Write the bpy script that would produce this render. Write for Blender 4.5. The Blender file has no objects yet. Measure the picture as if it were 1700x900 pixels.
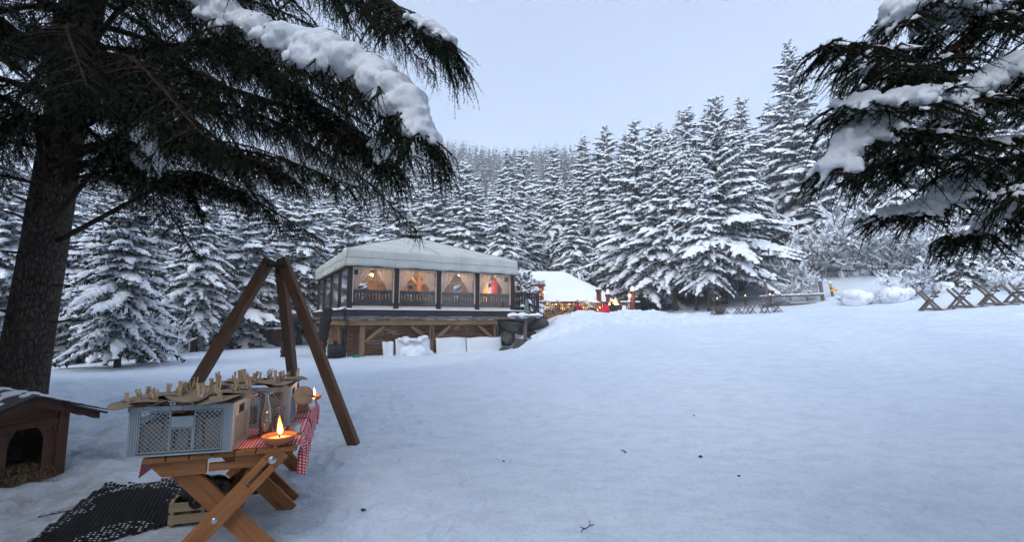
import bpy, bmesh, math, random
import numpy as np
from mathutils import Vector, Matrix, Euler

scene = bpy.context.scene
COL = scene.collection
R = math.radians

# ---------------------------------------------------------------- camera
CZ, PITCH, LENS = 1.62, R(6.05), 16.0
cam_data = bpy.data.cameras.new('camera')
cam_data.lens = LENS
cam_data.sensor_width = 36.0
cam_data.clip_start = 0.05
cam_data.clip_end = 2500
cam = bpy.data.objects.new('camera', cam_data)
COL.objects.link(cam)
cam.location = (0, 0, CZ)
cam.rotation_euler = (R(90) + PITCH, 0, 0)
scene.camera = cam

# ---------------------------------------------------------------- sky and sun (dusk, overcast)
SUN_EL, SUN_AZ = R(40), R(205)          # azimuth clockwise from +Y
world = bpy.data.worlds.new('World')
scene.world = world
world.use_nodes = True
wn, wl = world.node_tree.nodes, world.node_tree.links
wn.clear()
w_out = wn.new('ShaderNodeOutputWorld')
w_bg = wn.new('ShaderNodeBackground')
w_sky = wn.new('ShaderNodeTexSky')
w_sky.sky_type = 'NISHITA'
w_sky.sun_disc = False
w_sky.sun_elevation = SUN_EL
w_sky.sun_rotation = SUN_AZ
w_sky.altitude = 1200
w_sky.dust_density = 0.4
w_sky.air_density = 1.3
w_sky.ozone_density = 4.0
w_mix = wn.new('ShaderNodeMix'); w_mix.data_type = 'RGBA'
w_mix.inputs['Factor'].default_value = 0.40
w_tc = wn.new('ShaderNodeTexCoord')
w_noise = wn.new('ShaderNodeTexNoise')
w_noise.inputs['Scale'].default_value = 1.3
w_noise.inputs['Detail'].default_value = 4
w_map = wn.new('ShaderNodeMapping'); w_map.inputs['Scale'].default_value = (1, 1, 2.2)
w_ramp = wn.new('ShaderNodeValToRGB')
w_ramp.color_ramp.elements[0].position = 0.32
w_ramp.color_ramp.elements[0].color = (4.9, 5.7, 7.1, 1)
w_ramp.color_ramp.elements[1].position = 0.70
w_ramp.color_ramp.elements[1].color = (6.1, 6.9, 8.2, 1)
wl.new(w_tc.outputs['Generated'], w_map.inputs['Vector'])
wl.new(w_map.outputs['Vector'], w_noise.inputs['Vector'])
wl.new(w_noise.outputs['Fac'], w_ramp.inputs['Fac'])
wl.new(w_sky.outputs['Color'], w_mix.inputs['A'])
wl.new(w_ramp.outputs['Color'], w_mix.inputs['B'])
wl.new(w_mix.outputs['Result'], w_bg.inputs['Color'])
w_bg.inputs['Strength'].default_value = 0.078
wl.new(w_bg.outputs['Background'], w_out.inputs['Surface'])

sun_data = bpy.data.lights.new('sun', 'SUN')
sun_data.energy = 1.5
sun_data.angle = R(60)
sun_data.color = (0.98, 0.97, 0.95)
sun = bpy.data.objects.new('sun', sun_data)
COL.objects.link(sun)
sun.rotation_euler = (R(90) - SUN_EL, 0, R(180) - SUN_AZ)

scene.view_settings.view_transform = 'Standard'
scene.view_settings.look = 'None'
scene.view_settings.exposure = 1.27
scene.view_settings.gamma = 1.0
scene.render.engine = 'CYCLES'
scene.cycles.use_denoising = True
scene.cycles.max_bounces = 5
scene.cycles.diffuse_bounces = 2
scene.cycles.glossy_bounces = 2
scene.cycles.transmission_bounces = 4
scene.cycles.transparent_max_bounces = 12
scene.cycles.volume_bounces = 1
scene.cycles.use_adaptive_sampling = True
scene.cycles.adaptive_threshold = 0.03
scene.cycles.adaptive_min_samples = 12
scene.cycles.sample_clamp_indirect = 6.0

# ---------------------------------------------------------------- projection helper: pixel of the photo at a chosen real depth
FPX = LENS / 36.0 * 1700
CP, SP = math.cos(PITCH), math.sin(PITCH)
def ray(u, v):
    yu = (450 - v) / FPX
    return Vector(((u - 850) / FPX, CP - SP * yu, SP + CP * yu))
def at(u, v, Y):
    d = ray(u, v)
    return d * (Y / d.y) + Vector((0, 0, CZ))
def on(u, v, z=0.0):
    d = ray(u, v)
    return d * ((z - CZ) / d.z) + Vector((0, 0, CZ))

# ---------------------------------------------------------------- noise in numpy
def _hash(ix, iy, seed):
    n = (ix.astype(np.int64) * 374761393 + iy.astype(np.int64) * 668265263 + seed * 974634777) & 0x7fffffff
    n = ((n ^ (n >> 13)) * 1274126177) & 0x7fffffff
    n = n ^ (n >> 16)
    return (n & 0xffff) / 65535.0
def vnoise(x, y, seed=0):
    x = np.asarray(x, float); y = np.asarray(y, float)
    ix, iy = np.floor(x), np.floor(y)
    fx, fy = x - ix, y - iy
    fx = fx * fx * (3 - 2 * fx); fy = fy * fy * (3 - 2 * fy)
    a = _hash(ix, iy, seed); b = _hash(ix + 1, iy, seed)
    c = _hash(ix, iy + 1, seed); d = _hash(ix + 1, iy + 1, seed)
    return (a + (b - a) * fx) + ((c + (d - c) * fx) - (a + (b - a) * fx)) * fy - 0.5
def fbm(x, y, oct=4, seed=0):
    s = 0; amp = 1
    for i in range(oct):
        s = s + vnoise(x * 2 ** i + i * 17.3, y * 2 ** i - i * 9.1, seed + i) * amp
        amp *= 0.5
    return s
def sm(t):
    t = np.clip(t, 0, 1)
    return t * t * (3 - 2 * t)

# ---------------------------------------------------------------- materials
MATS = {}
class NT:
    def __init__(s, name):
        s.m = bpy.data.materials.new(name); s.m.use_nodes = True
        s.n = s.m.node_tree.nodes; s.l = s.m.node_tree.links
        s.b = s.n['Principled BSDF']; s.out = s.n['Material Output']
        MATS[name] = s.m
    def node(s, t, **kw):
        n = s.n.new(t)
        for k, v in kw.items():
            if k in n.inputs: n.inputs[k].default_value = v
            else: setattr(n, k, v)
        return n
    def link(s, a, b): s.l.new(a, b)
    def coord(s, kind='Object', scale=(1, 1, 1)):
        tc = s.node('ShaderNodeTexCoord'); mp = s.node('ShaderNodeMapping')
        mp.inputs['Scale'].default_value = scale
        s.link(tc.outputs[kind], mp.inputs['Vector'])
        return mp.outputs['Vector']
    def noise(s, vec, scale, detail=4, rough=0.55):
        n = s.node('ShaderNodeTexNoise'); n.inputs['Scale'].default_value = scale
        n.inputs['Detail'].default_value = detail; n.inputs['Roughness'].default_value = rough
        s.link(vec, n.inputs['Vector']); return n.outputs['Fac']
    def ramp(s, fac, stops):
        r = s.node('ShaderNodeValToRGB'); e = r.color_ramp.elements
        while len(e) < len(stops): e.new(0.5)
        for el, (p, c) in zip(e, stops):
            el.position = p; el.color = (c[0], c[1], c[2], 1) if not isinstance(c, (int, float)) else (c, c, c, 1)
        s.link(fac, r.inputs['Fac']); return r.outputs['Color']
    def mix(s, fac, a, b, blend='MIX'):
        m = s.node('ShaderNodeMix'); m.data_type = 'RGBA'; m.blend_type = blend
        for sock, val in (('Factor', fac), ('A', a), ('B', b)):
            if hasattr(val, 'is_linked') or hasattr(val, 'links'): s.link(val, m.inputs[sock])
            elif sock == 'Factor': m.inputs[sock].default_value = val
            else: m.inputs[sock].default_value = (*val, 1)
        return m.outputs['Result']
    def math(s, op, a, b=0.0):
        m = s.node('ShaderNodeMath'); m.operation = op
        for i, val in enumerate((a, b)):
            if hasattr(val, 'links'): s.link(val, m.inputs[i])
            else: m.inputs[i].default_value = val
        return m.outputs[0]
    def base(s, c):
        if hasattr(c, 'links'): s.link(c, s.b.inputs['Base Color'])
        else: s.b.inputs['Base Color'].default_value = (*c, 1)
    def set(s, **kw):
        for k, v in kw.items(): s.b.inputs[k.replace('_', ' ')].default_value = v
    def bump(s, h, strength=0.3, dist=0.01):
        b = s.node('ShaderNodeBump'); b.inputs['Strength'].default_value = strength
        b.inputs['Distance'].default_value = dist
        s.link(h, b.inputs['Height']); s.link(b.outputs['Normal'], s.b.inputs['Normal'])

def simple(name, col, rough=0.7, var=0.25, scale=8.0, metal=0.0, bump=0.15, bdist=0.004, spec=0.4):
    t = NT(name); v = t.coord('Object'); f = t.noise(v, scale)
    lo = tuple(c * (1 - var) for c in col); hi = tuple(min(1, c * (1 + var)) for c in col)
    t.base(t.ramp(f, [(0.3, lo), (0.7, hi)]))
    t.set(Roughness=rough, Metallic=metal); t.b.inputs['Specular IOR Level'].default_value = spec
    if bump: t.bump(t.noise(v, scale * 6, 3), bump, bdist)
    return t.m

def wood(name, dark, light, rough=0.65, grain=(1.6, 26, 1), knots=True):
    t = NT(name)
    v = t.coord('UV', grain); f = t.noise(v, 2.0, 6, 0.6)
    v2 = t.coord('UV', (0.9, 3, 1)); g = t.noise(v2, 1.5, 3)
    c = t.ramp(f, [(0.28, dark), (0.72, light)])
    c = t.mix(t.ramp(g, [(0.35, 0.0), (0.75, 0.5)]), c, tuple(x * 0.45 for x in dark))
    if knots:
        vo = t.node('ShaderNodeTexVoronoi'); vo.inputs['Scale'].default_value = 1.0
        t.link(t.coord('UV', (2.2, 9, 1)), vo.inputs['Vector'])
        c = t.mix(t.ramp(vo.outputs['Distance'], [(0.03, 0.8), (0.12, 0.0)]), c, tuple(x * 0.3 for x in dark))
    t.base(c); t.set(Roughness=rough); t.b.inputs['Specular IOR Level'].default_value = 0.3
    t.bump(f, 0.35, 0.003)
    return t.m

NOISE_TEX = bpy.data.textures.new('snow_crumble', 'CLOUDS'); NOISE_TEX.noise_scale = 0.045; NOISE_TEX.noise_depth = 3
def snow(name, col=(0.80, 0.84, 0.90), nscale=9.0, bdist=0.03, bstr=0.5):
    t = NT(name); v = t.coord('Object')
    f = t.noise(v, nscale, 6, 0.62)
    t.base(t.ramp(f, [(0.3, tuple(c * 0.95 for c in col)), (0.7, tuple(min(1, c * 1.03) for c in col))]))
    t.set(Roughness=0.75); t.b.inputs['Specular IOR Level'].default_value = 0.25
    t.b.inputs['Subsurface Weight'].default_value = 0.0
    t.bump(f, bstr, bdist)
    return t.m

def emis(name, col, strength):
    t = NT(name); t.base(col)
    t.b.inputs['Emission Color'].default_value = (*col, 1)
    t.b.inputs['Emission Strength'].default_value = strength
    return t.m

snow('snow'); snow('snow_tree', (0.80, 0.84, 0.90), 5.0, 0.05, 0.6)
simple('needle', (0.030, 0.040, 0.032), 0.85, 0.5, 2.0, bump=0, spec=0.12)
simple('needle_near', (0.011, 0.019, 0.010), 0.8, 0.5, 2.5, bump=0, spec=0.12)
simple('twig', (0.040, 0.028, 0.020), 0.9, 0.3, 20, spec=0.1)
def bark(name, dark, light):
    t = NT(name)
    v = t.coord('Object', (1, 1, 0.45))
    vo = t.node('ShaderNodeTexVoronoi'); vo.feature = 'DISTANCE_TO_EDGE'; vo.inputs['Scale'].default_value = 22
    dn = t.noise(t.coord('Object'), 6.0, 5)
    dv = t.node('ShaderNodeVectorMath'); dv.operation = 'ADD'
    sc = t.node('ShaderNodeVectorMath'); sc.operation = 'SCALE'; sc.inputs['Scale'].default_value = 0.078
    nn = t.node('ShaderNodeTexNoise'); nn.inputs['Scale'].default_value = 9; t.link(v, nn.inputs['Vector'])
    t.link(nn.outputs['Color'], sc.inputs[0]); t.link(v, dv.inputs[0]); t.link(sc.outputs[0], dv.inputs[1])
    t.link(dv.outputs[0], vo.inputs['Vector'])
    h = t.ramp(vo.outputs['Distance'], [(0.0, 0.0), (0.16, 1.0)])
    c = t.mix(h, dark, light)
    c = t.mix(t.ramp(dn, [(0.45, 0.0), (0.75, 0.7)]), c, (0.035, 0.042, 0.028))
    t.base(c); t.set(Roughness=0.95); t.b.inputs['Specular IOR Level'].default_value = 0.1
    t.bump(h, 0.9, 0.015)
bark('bark', (0.030, 0.024, 0.020), (0.100, 0.082, 0.070))
wood('wood_table', (0.26, 0.095, 0.030), (0.50, 0.215, 0.080), 0.55)
wood('wood_tripod', (0.085, 0.040, 0.022), (0.20, 0.105, 0.055), 0.7)
wood('wood_peg', (0.50, 0.36, 0.22), (0.66, 0.50, 0.33), 0.7, knots=False)
wood('wood_pale', (0.36, 0.26, 0.16), (0.52, 0.40, 0.27), 0.75, knots=False)
wood('wood_kennel', (0.075, 0.032, 0.020), (0.155, 0.066, 0.040), 0.7)
wood('wood_dark', (0.022, 0.014, 0.012), (0.052, 0.034, 0.028), 0.6, knots=False)
wood('wood_black', (0.016, 0.016, 0.018), (0.045, 0.045, 0.05), 0.6, knots=False)
wood('wood_timber', (0.22, 0.125, 0.062), (0.42, 0.26, 0.145), 0.75)
wood('wood_grey', (0.12, 0.10, 0.09), (0.26, 0.22, 0.20), 0.85)
wood('wood_weather', (0.11, 0.085, 0.07), (0.21, 0.17, 0.15), 0.85)
wood('wood_red', (0.060, 0.022, 0.015), (0.13, 0.050, 0.032), 0.65, knots=False)
wood('shingle', (0.060, 0.055, 0.055), (0.14, 0.13, 0.13), 0.85, knots=False)
simple('canvas', (0.47, 0.485, 0.46), 0.85, 0.12, 1.2, bump=0.3, bdist=0.01)
simple('canvas_seam', (0.27, 0.28, 0.27), 0.85, 0.1, 2)
t = NT('curtain'); t.n.remove(t.b)
_d = t.node('ShaderNodeBsdfDiffuse'); _d.inputs['Color'].default_value = (.92, .91, .92, 1)
_t = t.node('ShaderNodeBsdfTranslucent'); _t.inputs['Color'].default_value = (.92, .89, .86, 1)
_m = t.node('ShaderNodeMixShader'); _m.inputs[0].default_value = .4
t.link(_d.outputs[0], _m.inputs[1]); t.link(_t.outputs[0], _m.inputs[2]); t.link(_m.outputs[0], t.out.inputs['Surface'])
simple('curtain_red', (0.30, 0.035, 0.03), 0.9, 0.2, 3)
simple('curtain_warm', (0.62, 0.33, 0.12), 0.9, 0.15, 3)
simple('sill_cream', (0.66, 0.60, 0.50), 0.7, 0.08, 3)
simple('plastic_grey', (0.27, 0.325, 0.365), 0.42, 0.12, 5, bump=0.05, spec=0.5)
simple('cardboard', (0.25, 0.185, 0.135), 0.9, 0.14, 9, bump=0.1, bdist=0.002)
simple('terracotta', (0.42, 0.135, 0.050), 0.75, 0.15, 12)
simple('wax', (0.80, 0.55, 0.25), 0.4, 0.1, 8, bump=0)
simple('metal', (0.55, 0.55, 0.56), 0.30, 0.15, 12, metal=1.0, bump=0.05)
simple('iron', (0.030, 0.030, 0.032), 0.55, 0.3, 15, metal=0.5)
simple('rubber', (0.011, 0.011, 0.012), 0.7, 0.4, 30, spec=0.3)
simple('bag', (0.008, 0.008, 0.009), 0.3, 0.3, 5, bump=0.35, bdist=0.01, spec=0.35)
simple('black_fabric', (0.014, 0.014, 0.016), 0.8, 0.3, 6, bump=0.6, bdist=0.02)
simple('straw', (0.20, 0.15, 0.075), 0.9, 0.35, 20)
simple('stone', (0.075, 0.072, 0.069), 0.9, 0.55, 3.0, bump=0.9, bdist=0.05)
simple('stone_grey', (0.16, 0.16, 0.165), 0.9, 0.4, 3.0, bump=0.8, bdist=0.04)
simple('white_sheet', (0.74, 0.77, 0.80), 0.6, 0.06, 2, bump=0.2, bdist=0.01)
simple('verdigris', (0.115, 0.145, 0.125), 0.8, 0.25, 8, bump=0.5, bdist=0.01)
simple('red_fabric', (0.62, 0.012, 0.035), 0.8, 0.15, 4)
simple('cream_fabric', (0.66, 0.62, 0.55), 0.9, 0.08, 6)
simple('yellow_paint', (0.80, 0.42, 0.03), 0.5, 0.06, 5, bump=0)
simple('ceramic', (0.76, 0.76, 0.74), 0.3, 0.05, 5, bump=0)
simple('green_plastic', (0.02, 0.30, 0.10), 0.5, 0.1, 5, bump=0)
simple('wall_warm', (0.26, 0.155, 0.09), 0.8, 0.25, 3)
simple('dry_branch', (0.065, 0.050, 0.045), 0.9, 0.3, 10)
def flame_volume(name, k):
    t = NT(name); t.n.remove(t.b); v = t.node('ShaderNodeVolumePrincipled')
    v.inputs['Density'].default_value = 0.0; v.inputs['Emission Color'].default_value = (1, .40, .07, 1); v.inputs['Emission Strength'].default_value = k
    t.link(v.outputs[0], t.out.inputs['Volume'])
flame_volume('flame', 120.0); flame_volume('fire', 14.0)
emis('bulb', (1.0, 0.52, 0.16), 8.0)
emis('pane_glow', (1.0, .45, .12), .9)
emis('bulb_small', (1.0, 0.50, 0.14), 7.0)
emis('wax_glow', (1.0, 0.42, 0.07), 0.9)
t = NT('flame_core'); t.base((1, .85, .5)); t.b.inputs['Emission Color'].default_value = (1, .80, .42, 1); t.b.inputs['Emission Strength'].default_value = 11

def woven(name):
    t = NT(name); v = t.coord('UV', (1, 1, 1))
    w1 = t.node('ShaderNodeTexWave'); w1.wave_type = 'BANDS'; w1.bands_direction = 'Y'
    w1.inputs['Scale'].default_value = 5.5; w1.inputs['Distortion'].default_value = 2.5; w1.inputs['Detail'].default_value = 3
    t.link(v, w1.inputs['Vector'])
    n = t.noise(t.coord('UV', (2, 14, 1)), 2.5, 4)
    c = t.ramp(w1.outputs['Fac'], [(0.1, (0.14, 0.064, 0.03)), (0.8, (0.42, 0.22, 0.115))])
    c = t.mix(t.ramp(n, [(0.35, 0.0), (0.7, 0.55)]), c, (0.14, 0.07, 0.035))
    t.base(c); t.set(Roughness=0.9); t.bump(w1.outputs['Fac'], 0.6, 0.02)
woven('woven')

def gingham():
    t = NT('gingham'); tc = t.node('ShaderNodeTexCoord'); sp = t.node('ShaderNodeSeparateXYZ')
    t.link(tc.outputs['UV'], sp.inputs[0])
    def stripe(s):
        a = t.math('FRACT', t.math('MULTIPLY', s, 46.0)); return t.math('GREATER_THAN', a, 0.5)
    s = t.math('ADD', stripe(sp.outputs[0]), stripe(sp.outputs[1]))
    t.base(t.ramp(t.math('MULTIPLY', s, 0.5), [(0.0, (0.72, 0.66, 0.66)), (0.5, (0.58, 0.07, 0.09)), (1.0, (0.42, 0.008, 0.025))]))
    for e in t.n:
        if e.type == 'VALTORGB': e.color_ramp.interpolation = 'CONSTANT'; e.color_ramp.elements[1].position = 0.3; e.color_ramp.elements[2].position = 0.8
    t.set(Roughness=0.9); t.bump(t.noise(t.coord('UV'), 90, 2), 0.2, 0.002)
gingham()

def clearpane(name, tint=(1, 1, 1), dirt=0.04, refl=1.0, rough=0.03):
    t = NT(name); t.n.remove(t.b)
    tr = t.node('ShaderNodeBsdfTransparent'); tr.inputs['Color'].default_value = (*tint, 1)
    gl = t.node('ShaderNodeBsdfGlossy'); gl.inputs['Roughness'].default_value = rough
    df = t.node('ShaderNodeBsdfDiffuse'); df.inputs['Color'].default_value = (0.75, 0.77, 0.8, 1)
    fr = t.node('ShaderNodeFresnel'); fr.inputs['IOR'].default_value = 1.45
    m1 = t.node('ShaderNodeMixShader'); m2 = t.node('ShaderNodeMixShader')
    t.link(t.math('MULTIPLY', fr.outputs[0], refl), m1.inputs[0])
    t.link(tr.outputs[0], m1.inputs[1]); t.link(gl.outputs[0], m1.inputs[2])
    m2.inputs[0].default_value = dirt
    t.link(m1.outputs[0], m2.inputs[1]); t.link(df.outputs[0], m2.inputs[2])
    t.link(m2.outputs[0], t.out.inputs['Surface'])
clearpane('pane_clear', (0.95, 0.95, 0.95), 0.05, 1.8)
clearpane('pane_side', (0.75, 0.76, 0.78), 0.06, 2.5, 0.08)
clearpane('glass', (0.98, 0.985, 0.985), 0.05, 0.8, 0.03)

# ---------------------------------------------------------------- mesh building
def tag(o, label=None, cat=None, group=None, kind=None):
    if label: o['label'] = label
    if cat: o['category'] = cat
    if group: o['group'] = group
    if kind: o['kind'] = kind
    return o
WM = {}
def wm(o):
    return WM.get(o.name, Matrix.Identity(4))
def thing(name, label, cat, loc=(0, 0, 0), rotz=0.0, group=None, rot=None, scale=1.0):
    o = bpy.data.objects.new(name, None); COL.objects.link(o)
    o.empty_display_size = 0.1
    o.location = loc; o.rotation_euler = rot if rot else (0, 0, rotz); o.scale = (scale,) * 3
    WM[o.name] = Matrix.LocRotScale(Vector(loc), o.rotation_euler, Vector((scale,) * 3))
    return tag(o, label, cat, group)
def copy_tree(o, loc=None, rot=None, scale=None, label=None, parent=None):
    c = o.copy(); COL.objects.link(c)
    if parent: c.parent = parent
    if loc is not None: c.location = loc
    if rot is not None: c.rotation_euler = rot
    if scale is not None: c.scale = scale
    if label: c['label'] = label
    for ch in KIDS.get(o.name, []): copy_tree(ch, parent=c)
    if parent: KIDS.setdefault(parent.name, []).append(c)
    return c
KIDS = {}
def link_obj(name, me, parent=None):
    o = bpy.data.objects.new(name, me); COL.objects.link(o)
    if parent is not None:
        o.parent = parent; KIDS.setdefault(parent.name, []).append(o)
        WM[o.name] = wm(parent)
    return o

class MB:
    """collects shapes; build() links them as one mesh object"""
    def __init__(s): s.v = []; s.f = []; s.uv = []; s.rnd = random.Random(len(MATS) + 7)
    def quad_uv(s, idx, uvs): s.f.append(tuple(idx)); s.uv.append([tuple(q) for q in uvs])
    def hexa(s, P, L=None):
        """eight corners: bottom ring 0-3, top ring 4-7 (the long axis runs 0->4 when L is given)"""
        b = len(s.v); s.v += [tuple(p) for p in P]
        o = s.rnd.random() * 20
        if L is None:
            for q in ((0, 3, 2, 1), (4, 5, 6, 7), (0, 1, 5, 4), (1, 2, 6, 5), (2, 3, 7, 6), (3, 0, 4, 7)):
                pts = [Vector(P[i]) for i in q]
                e1 = (pts[1] - pts[0]).length; e2 = (pts[2] - pts[1]).length
                uv = [(o, o), (o + e1, o), (o + e1, o + e2), (o, o + e2)]
                if e2 > e1: uv = [(o, o), (o, o + e1), (o + e2, o + e1), (o + e2, o)]
                s.quad_uv([b + i for i in q], uv)
        else:
            w = [(Vector(P[(i + 1) % 4]) - Vector(P[i])).length for i in range(4)]
            acc = o
            for i in range(4):
                j = (i + 1) % 4
                s.quad_uv((b + i, b + j, b + 4 + j, b + 4 + i), [(o, acc), (o, acc + w[i]), (o + L, acc + w[i]), (o + L, acc)])
                acc += w[i]
            s.quad_uv((b + 3, b + 2, b + 1, b), [(o, o), (o, o + w[0]), (o + .02, o + w[0]), (o + .02, o)])
            s.quad_uv((b + 4, b + 5, b + 6, b + 7), [(o, o), (o, o + w[0]), (o + .02, o + w[0]), (o + .02, o)])
        return s
    def box(s, c, d, rot=None):
        M = (Euler(rot).to_matrix() if rot is not None else Matrix.Identity(3))
        c = Vector(c); h = Vector(d) / 2
        P = [c + M @ Vector((sx * h.x, sy * h.y, sz * h.z)) for sz in (-1, 1) for sx, sy in ((-1, -1), (1, -1), (1, 1), (-1, 1))]
        return s.hexa(P)
    def box2(s, a, b):
        a = Vector(a); b = Vector(b)
        return s.box((a + b) / 2, (abs(b.x - a.x), abs(b.y - a.y), abs(b.z - a.z)))
    def beam(s, p0, p1, w, h, up=(0, 0, 1), w1=None, h1=None):
        p0 = Vector(p0); p1 = Vector(p1); d = (p1 - p0); L = d.length; d.normalize()
        u = Vector(up); x = d.cross(u)
        if x.length < 1e-4: x = d.cross(Vector((1, 0, 0)))
        x.normalize(); z = x.cross(d)
        w1 = w if w1 is None else w1; h1 = h if h1 is None else h1
        P = [p0 + x * sx * w / 2 + z * sz * h / 2 for sx, sz in ((-1, -1), (1, -1), (1, 1), (-1, 1))]
        P += [p1 + x * sx * w1 / 2 + z * sz * h1 / 2 for sx, sz in ((-1, -1), (1, -1), (1, 1), (-1, 1))]
        return s.hexa(P, L)
    def tube(s, pts, r, n=8, cap=True):
        pts = [Vector(p) for p in pts]; rr = r if isinstance(r, (list, tuple)) else [r] * len(pts)
        b = len(s.v); ref = None; L = 0; o = s.rnd.random() * 10
        Ls = []
        for i, p in enumerate(pts):
            d = pts[min(i + 1, len(pts) - 1)] - pts[max(i - 1, 0)]
            d.normalize()
            if ref is None: ref = d.cross(Vector((0, 0, 1)) if abs(d.z) < 0.9 else Vector((1, 0, 0))).normalized()
            x = (ref - d * ref.dot(d)).normalized(); ref = x; y = d.cross(x)
            for k in range(n):
                a = 2 * math.pi * k / n
                s.v.append(tuple(p + (x * math.cos(a) + y * math.sin(a)) * rr[i]))
            if i: L += (p - pts[i - 1]).length
            Ls.append(L)
        c = 2 * math.pi * (rr[0] or .01)
        for i in range(len(pts) - 1):
            for k in range(n):
                j = (k + 1) % n
                s.quad_uv((b + i * n + k, b + i * n + j, b + (i + 1) * n + j, b + (i + 1) * n + k),
                          [(o + Ls[i], c * k / n), (o + Ls[i], c * (k + 1) / n), (o + Ls[i + 1], c * (k + 1) / n), (o + Ls[i + 1], c * k / n)])
        if cap:
            e = b + (len(pts) - 1) * n
            s.quad_uv([b + k for k in range(n)][::-1], [(o, 0)] * n)
            s.quad_uv([e + k for k in range(n)], [(o, 0)] * n)
        return s
    def lathe(s, prof, c=(0, 0, 0), n=20, sx=1, sy=1, tilt=None):
        c = Vector(c); b = len(s.v); M = Euler(tilt).to_matrix() if tilt else None
        for r, z in prof:
            for k in range(n):
                a = 2 * math.pi * k / n
                p = Vector((r * math.cos(a) * sx, r * math.sin(a) * sy, z))
                s.v.append(tuple(c + (M @ p if M else p)))
        for i in range(len(prof) - 1):
            for k in range(n):
                j = (k + 1) % n
                s.quad_uv((b + i * n + k, b + i * n + j, b + (i + 1) * n + j, b + (i + 1) * n + k), [(k / n, i), (k / n + 1 / n, i), (k / n + 1 / n, i + 1), (k / n, i + 1)])
        if prof[0][0] > 1e-5: s.quad_uv([b + k for k in range(n)][::-1], [(0, 0)] * n)
        if prof[-1][0] > 1e-5:
            e = b + (len(prof) - 1) * n
            s.quad_uv([e + k for k in range(n)], [(0, 0)] * n)
        return s
    def prism(s, poly, axis, t0, t1):
        """2-D polygon (CCW) extruded along axis x/y/z between t0 and t1"""
        n = len(poly); b = len(s.v)
        def pt(a, c, t): return {'x': (t, a, c), 'y': (a, t, c), 'z': (a, c, t)}[axis]
        s.v += [pt(a, c, t0) for a, c in poly] + [pt(a, c, t1) for a, c in poly]
        o = s.rnd.random() * 5
        s.quad_uv([b + i for i in range(n)][::-1], [(poly[i][0] + o, poly[i][1] + o) for i in range(n)][::-1])
        s.quad_uv([b + n + i for i in range(n)], [(poly[i][0] + o, poly[i][1] + o) for i in range(n)])
        for i in range(n):
            j = (i + 1) % n
            L = math.hypot(poly[j][0] - poly[i][0], poly[j][1] - poly[i][1])
            s.quad_uv((b + i, b + j, b + n + j, b + n + i), [(o, o), (o + L, o), (o + L, o + t1 - t0), (o, o + t1 - t0)])
        return s
    def sheet(s, fn, nu, nv, thick=0.0):
        """grid surface fn(i/nu, j/nv) -> (point, uv); open sheet, solidify afterwards"""
        b = len(s.v); U = []
        for i in range(nu + 1):
            for j in range(nv + 1):
                p, uv = fn(i / nu, j / nv); s.v.append(tuple(p)); U.append(uv)
        for i in range(nu):
            for j in range(nv):
                q = (i * (nv + 1) + j, (i + 1) * (nv + 1) + j, (i + 1) * (nv + 1) + j + 1, i * (nv + 1) + j + 1)
                s.quad_uv([b + k for k in q], [U[k] for k in q])
        return s
    def blob(s, c, r, seg=8, rings=5, rot=None):
        c = Vector(c); r = Vector(r) if not isinstance(r, (int, float)) else Vector((r, r, r))
        M = Euler(rot).to_matrix() if rot else Matrix.Identity(3)
        b = len(s.v)
        s.v.append(tuple(c + M @ Vector((0, 0, -r.z))))
        for i in range(1, rings):
            ph = -math.pi / 2 + math.pi * i / rings
            for k in range(seg):
                a = 2 * math.pi * k / seg
                s.v.append(tuple(c + M @ Vector((r.x * math.cos(ph) * math.cos(a), r.y * math.cos(ph) * math.sin(a), r.z * math.sin(ph)))))
        s.v.append(tuple(c + M @ Vector((0, 0, r.z)))); e = len(s.v) - 1
        for k in range(seg):
            j = (k + 1) % seg
            s.quad_uv((b, b + 1 + j, b + 1 + k), [(0, 0)] * 3)
            for i in range(rings - 2):
                q = b + 1 + i * seg
                s.quad_uv((q + k, q + j, q + seg + j, q + seg + k), [(0, 0)] * 4)
            q = b + 1 + (rings - 2) * seg
            s.quad_uv((q + k, q + j, e), [(0, 0)] * 3)
        return s
    def mesh(s, name, mat, inv=None, smooth=False):
        V = [inv @ Vector(p) for p in s.v] if inv is not None else s.v
        me = bpy.data.meshes.new(name); me.from_pydata([tuple(p) for p in V], [], s.f)
        ul = me.uv_layers.new(name='UVMap')
        flat = np.array([c for f in s.uv for q in f for c in q], dtype=np.float32)
        ul.data.foreach_set('uv', flat)
        me.materials.append(MATS[mat])
        if smooth: me.polygons.foreach_set('use_smooth', [True] * len(me.polygons))
        return me
    def build(s, name, mat, parent=None, local=True, smooth=False, bevel=0.0, solid=0.0, remesh=0.0, subsurf=0, smoothit=0, crumble=0.0):
        inv = None
        if parent is not None and not local: inv = wm(parent).inverted()
        o = link_obj(name, s.mesh(name, mat, inv, smooth), parent)
        if solid:
            m = o.modifiers.new('solid', 'SOLIDIFY'); m.thickness = solid; m.offset = 0
        if remesh:
            m = o.modifiers.new('remesh', 'REMESH'); m.mode = 'VOXEL'; m.voxel_size = remesh; m.use_smooth_shade = True
            if smoothit:
                m = o.modifiers.new('smooth', 'SMOOTH'); m.factor = 0.5; m.iterations = smoothit
        if crumble:
            m = o.modifiers.new('crumble', 'DISPLACE'); m.texture = NOISE_TEX; m.strength = crumble; m.mid_level = .5; m.texture_coords = 'LOCAL'
        if bevel:
            m = o.modifiers.new('bevel', 'BEVEL'); m.width = bevel; m.segments = 2; m.limit_method = 'ANGLE'; m.angle_limit = R(40)
        if subsurf:
            m = o.modifiers.new('sub', 'SUBSURF'); m.levels = subsurf; m.render_levels = subsurf
        return o

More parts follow.
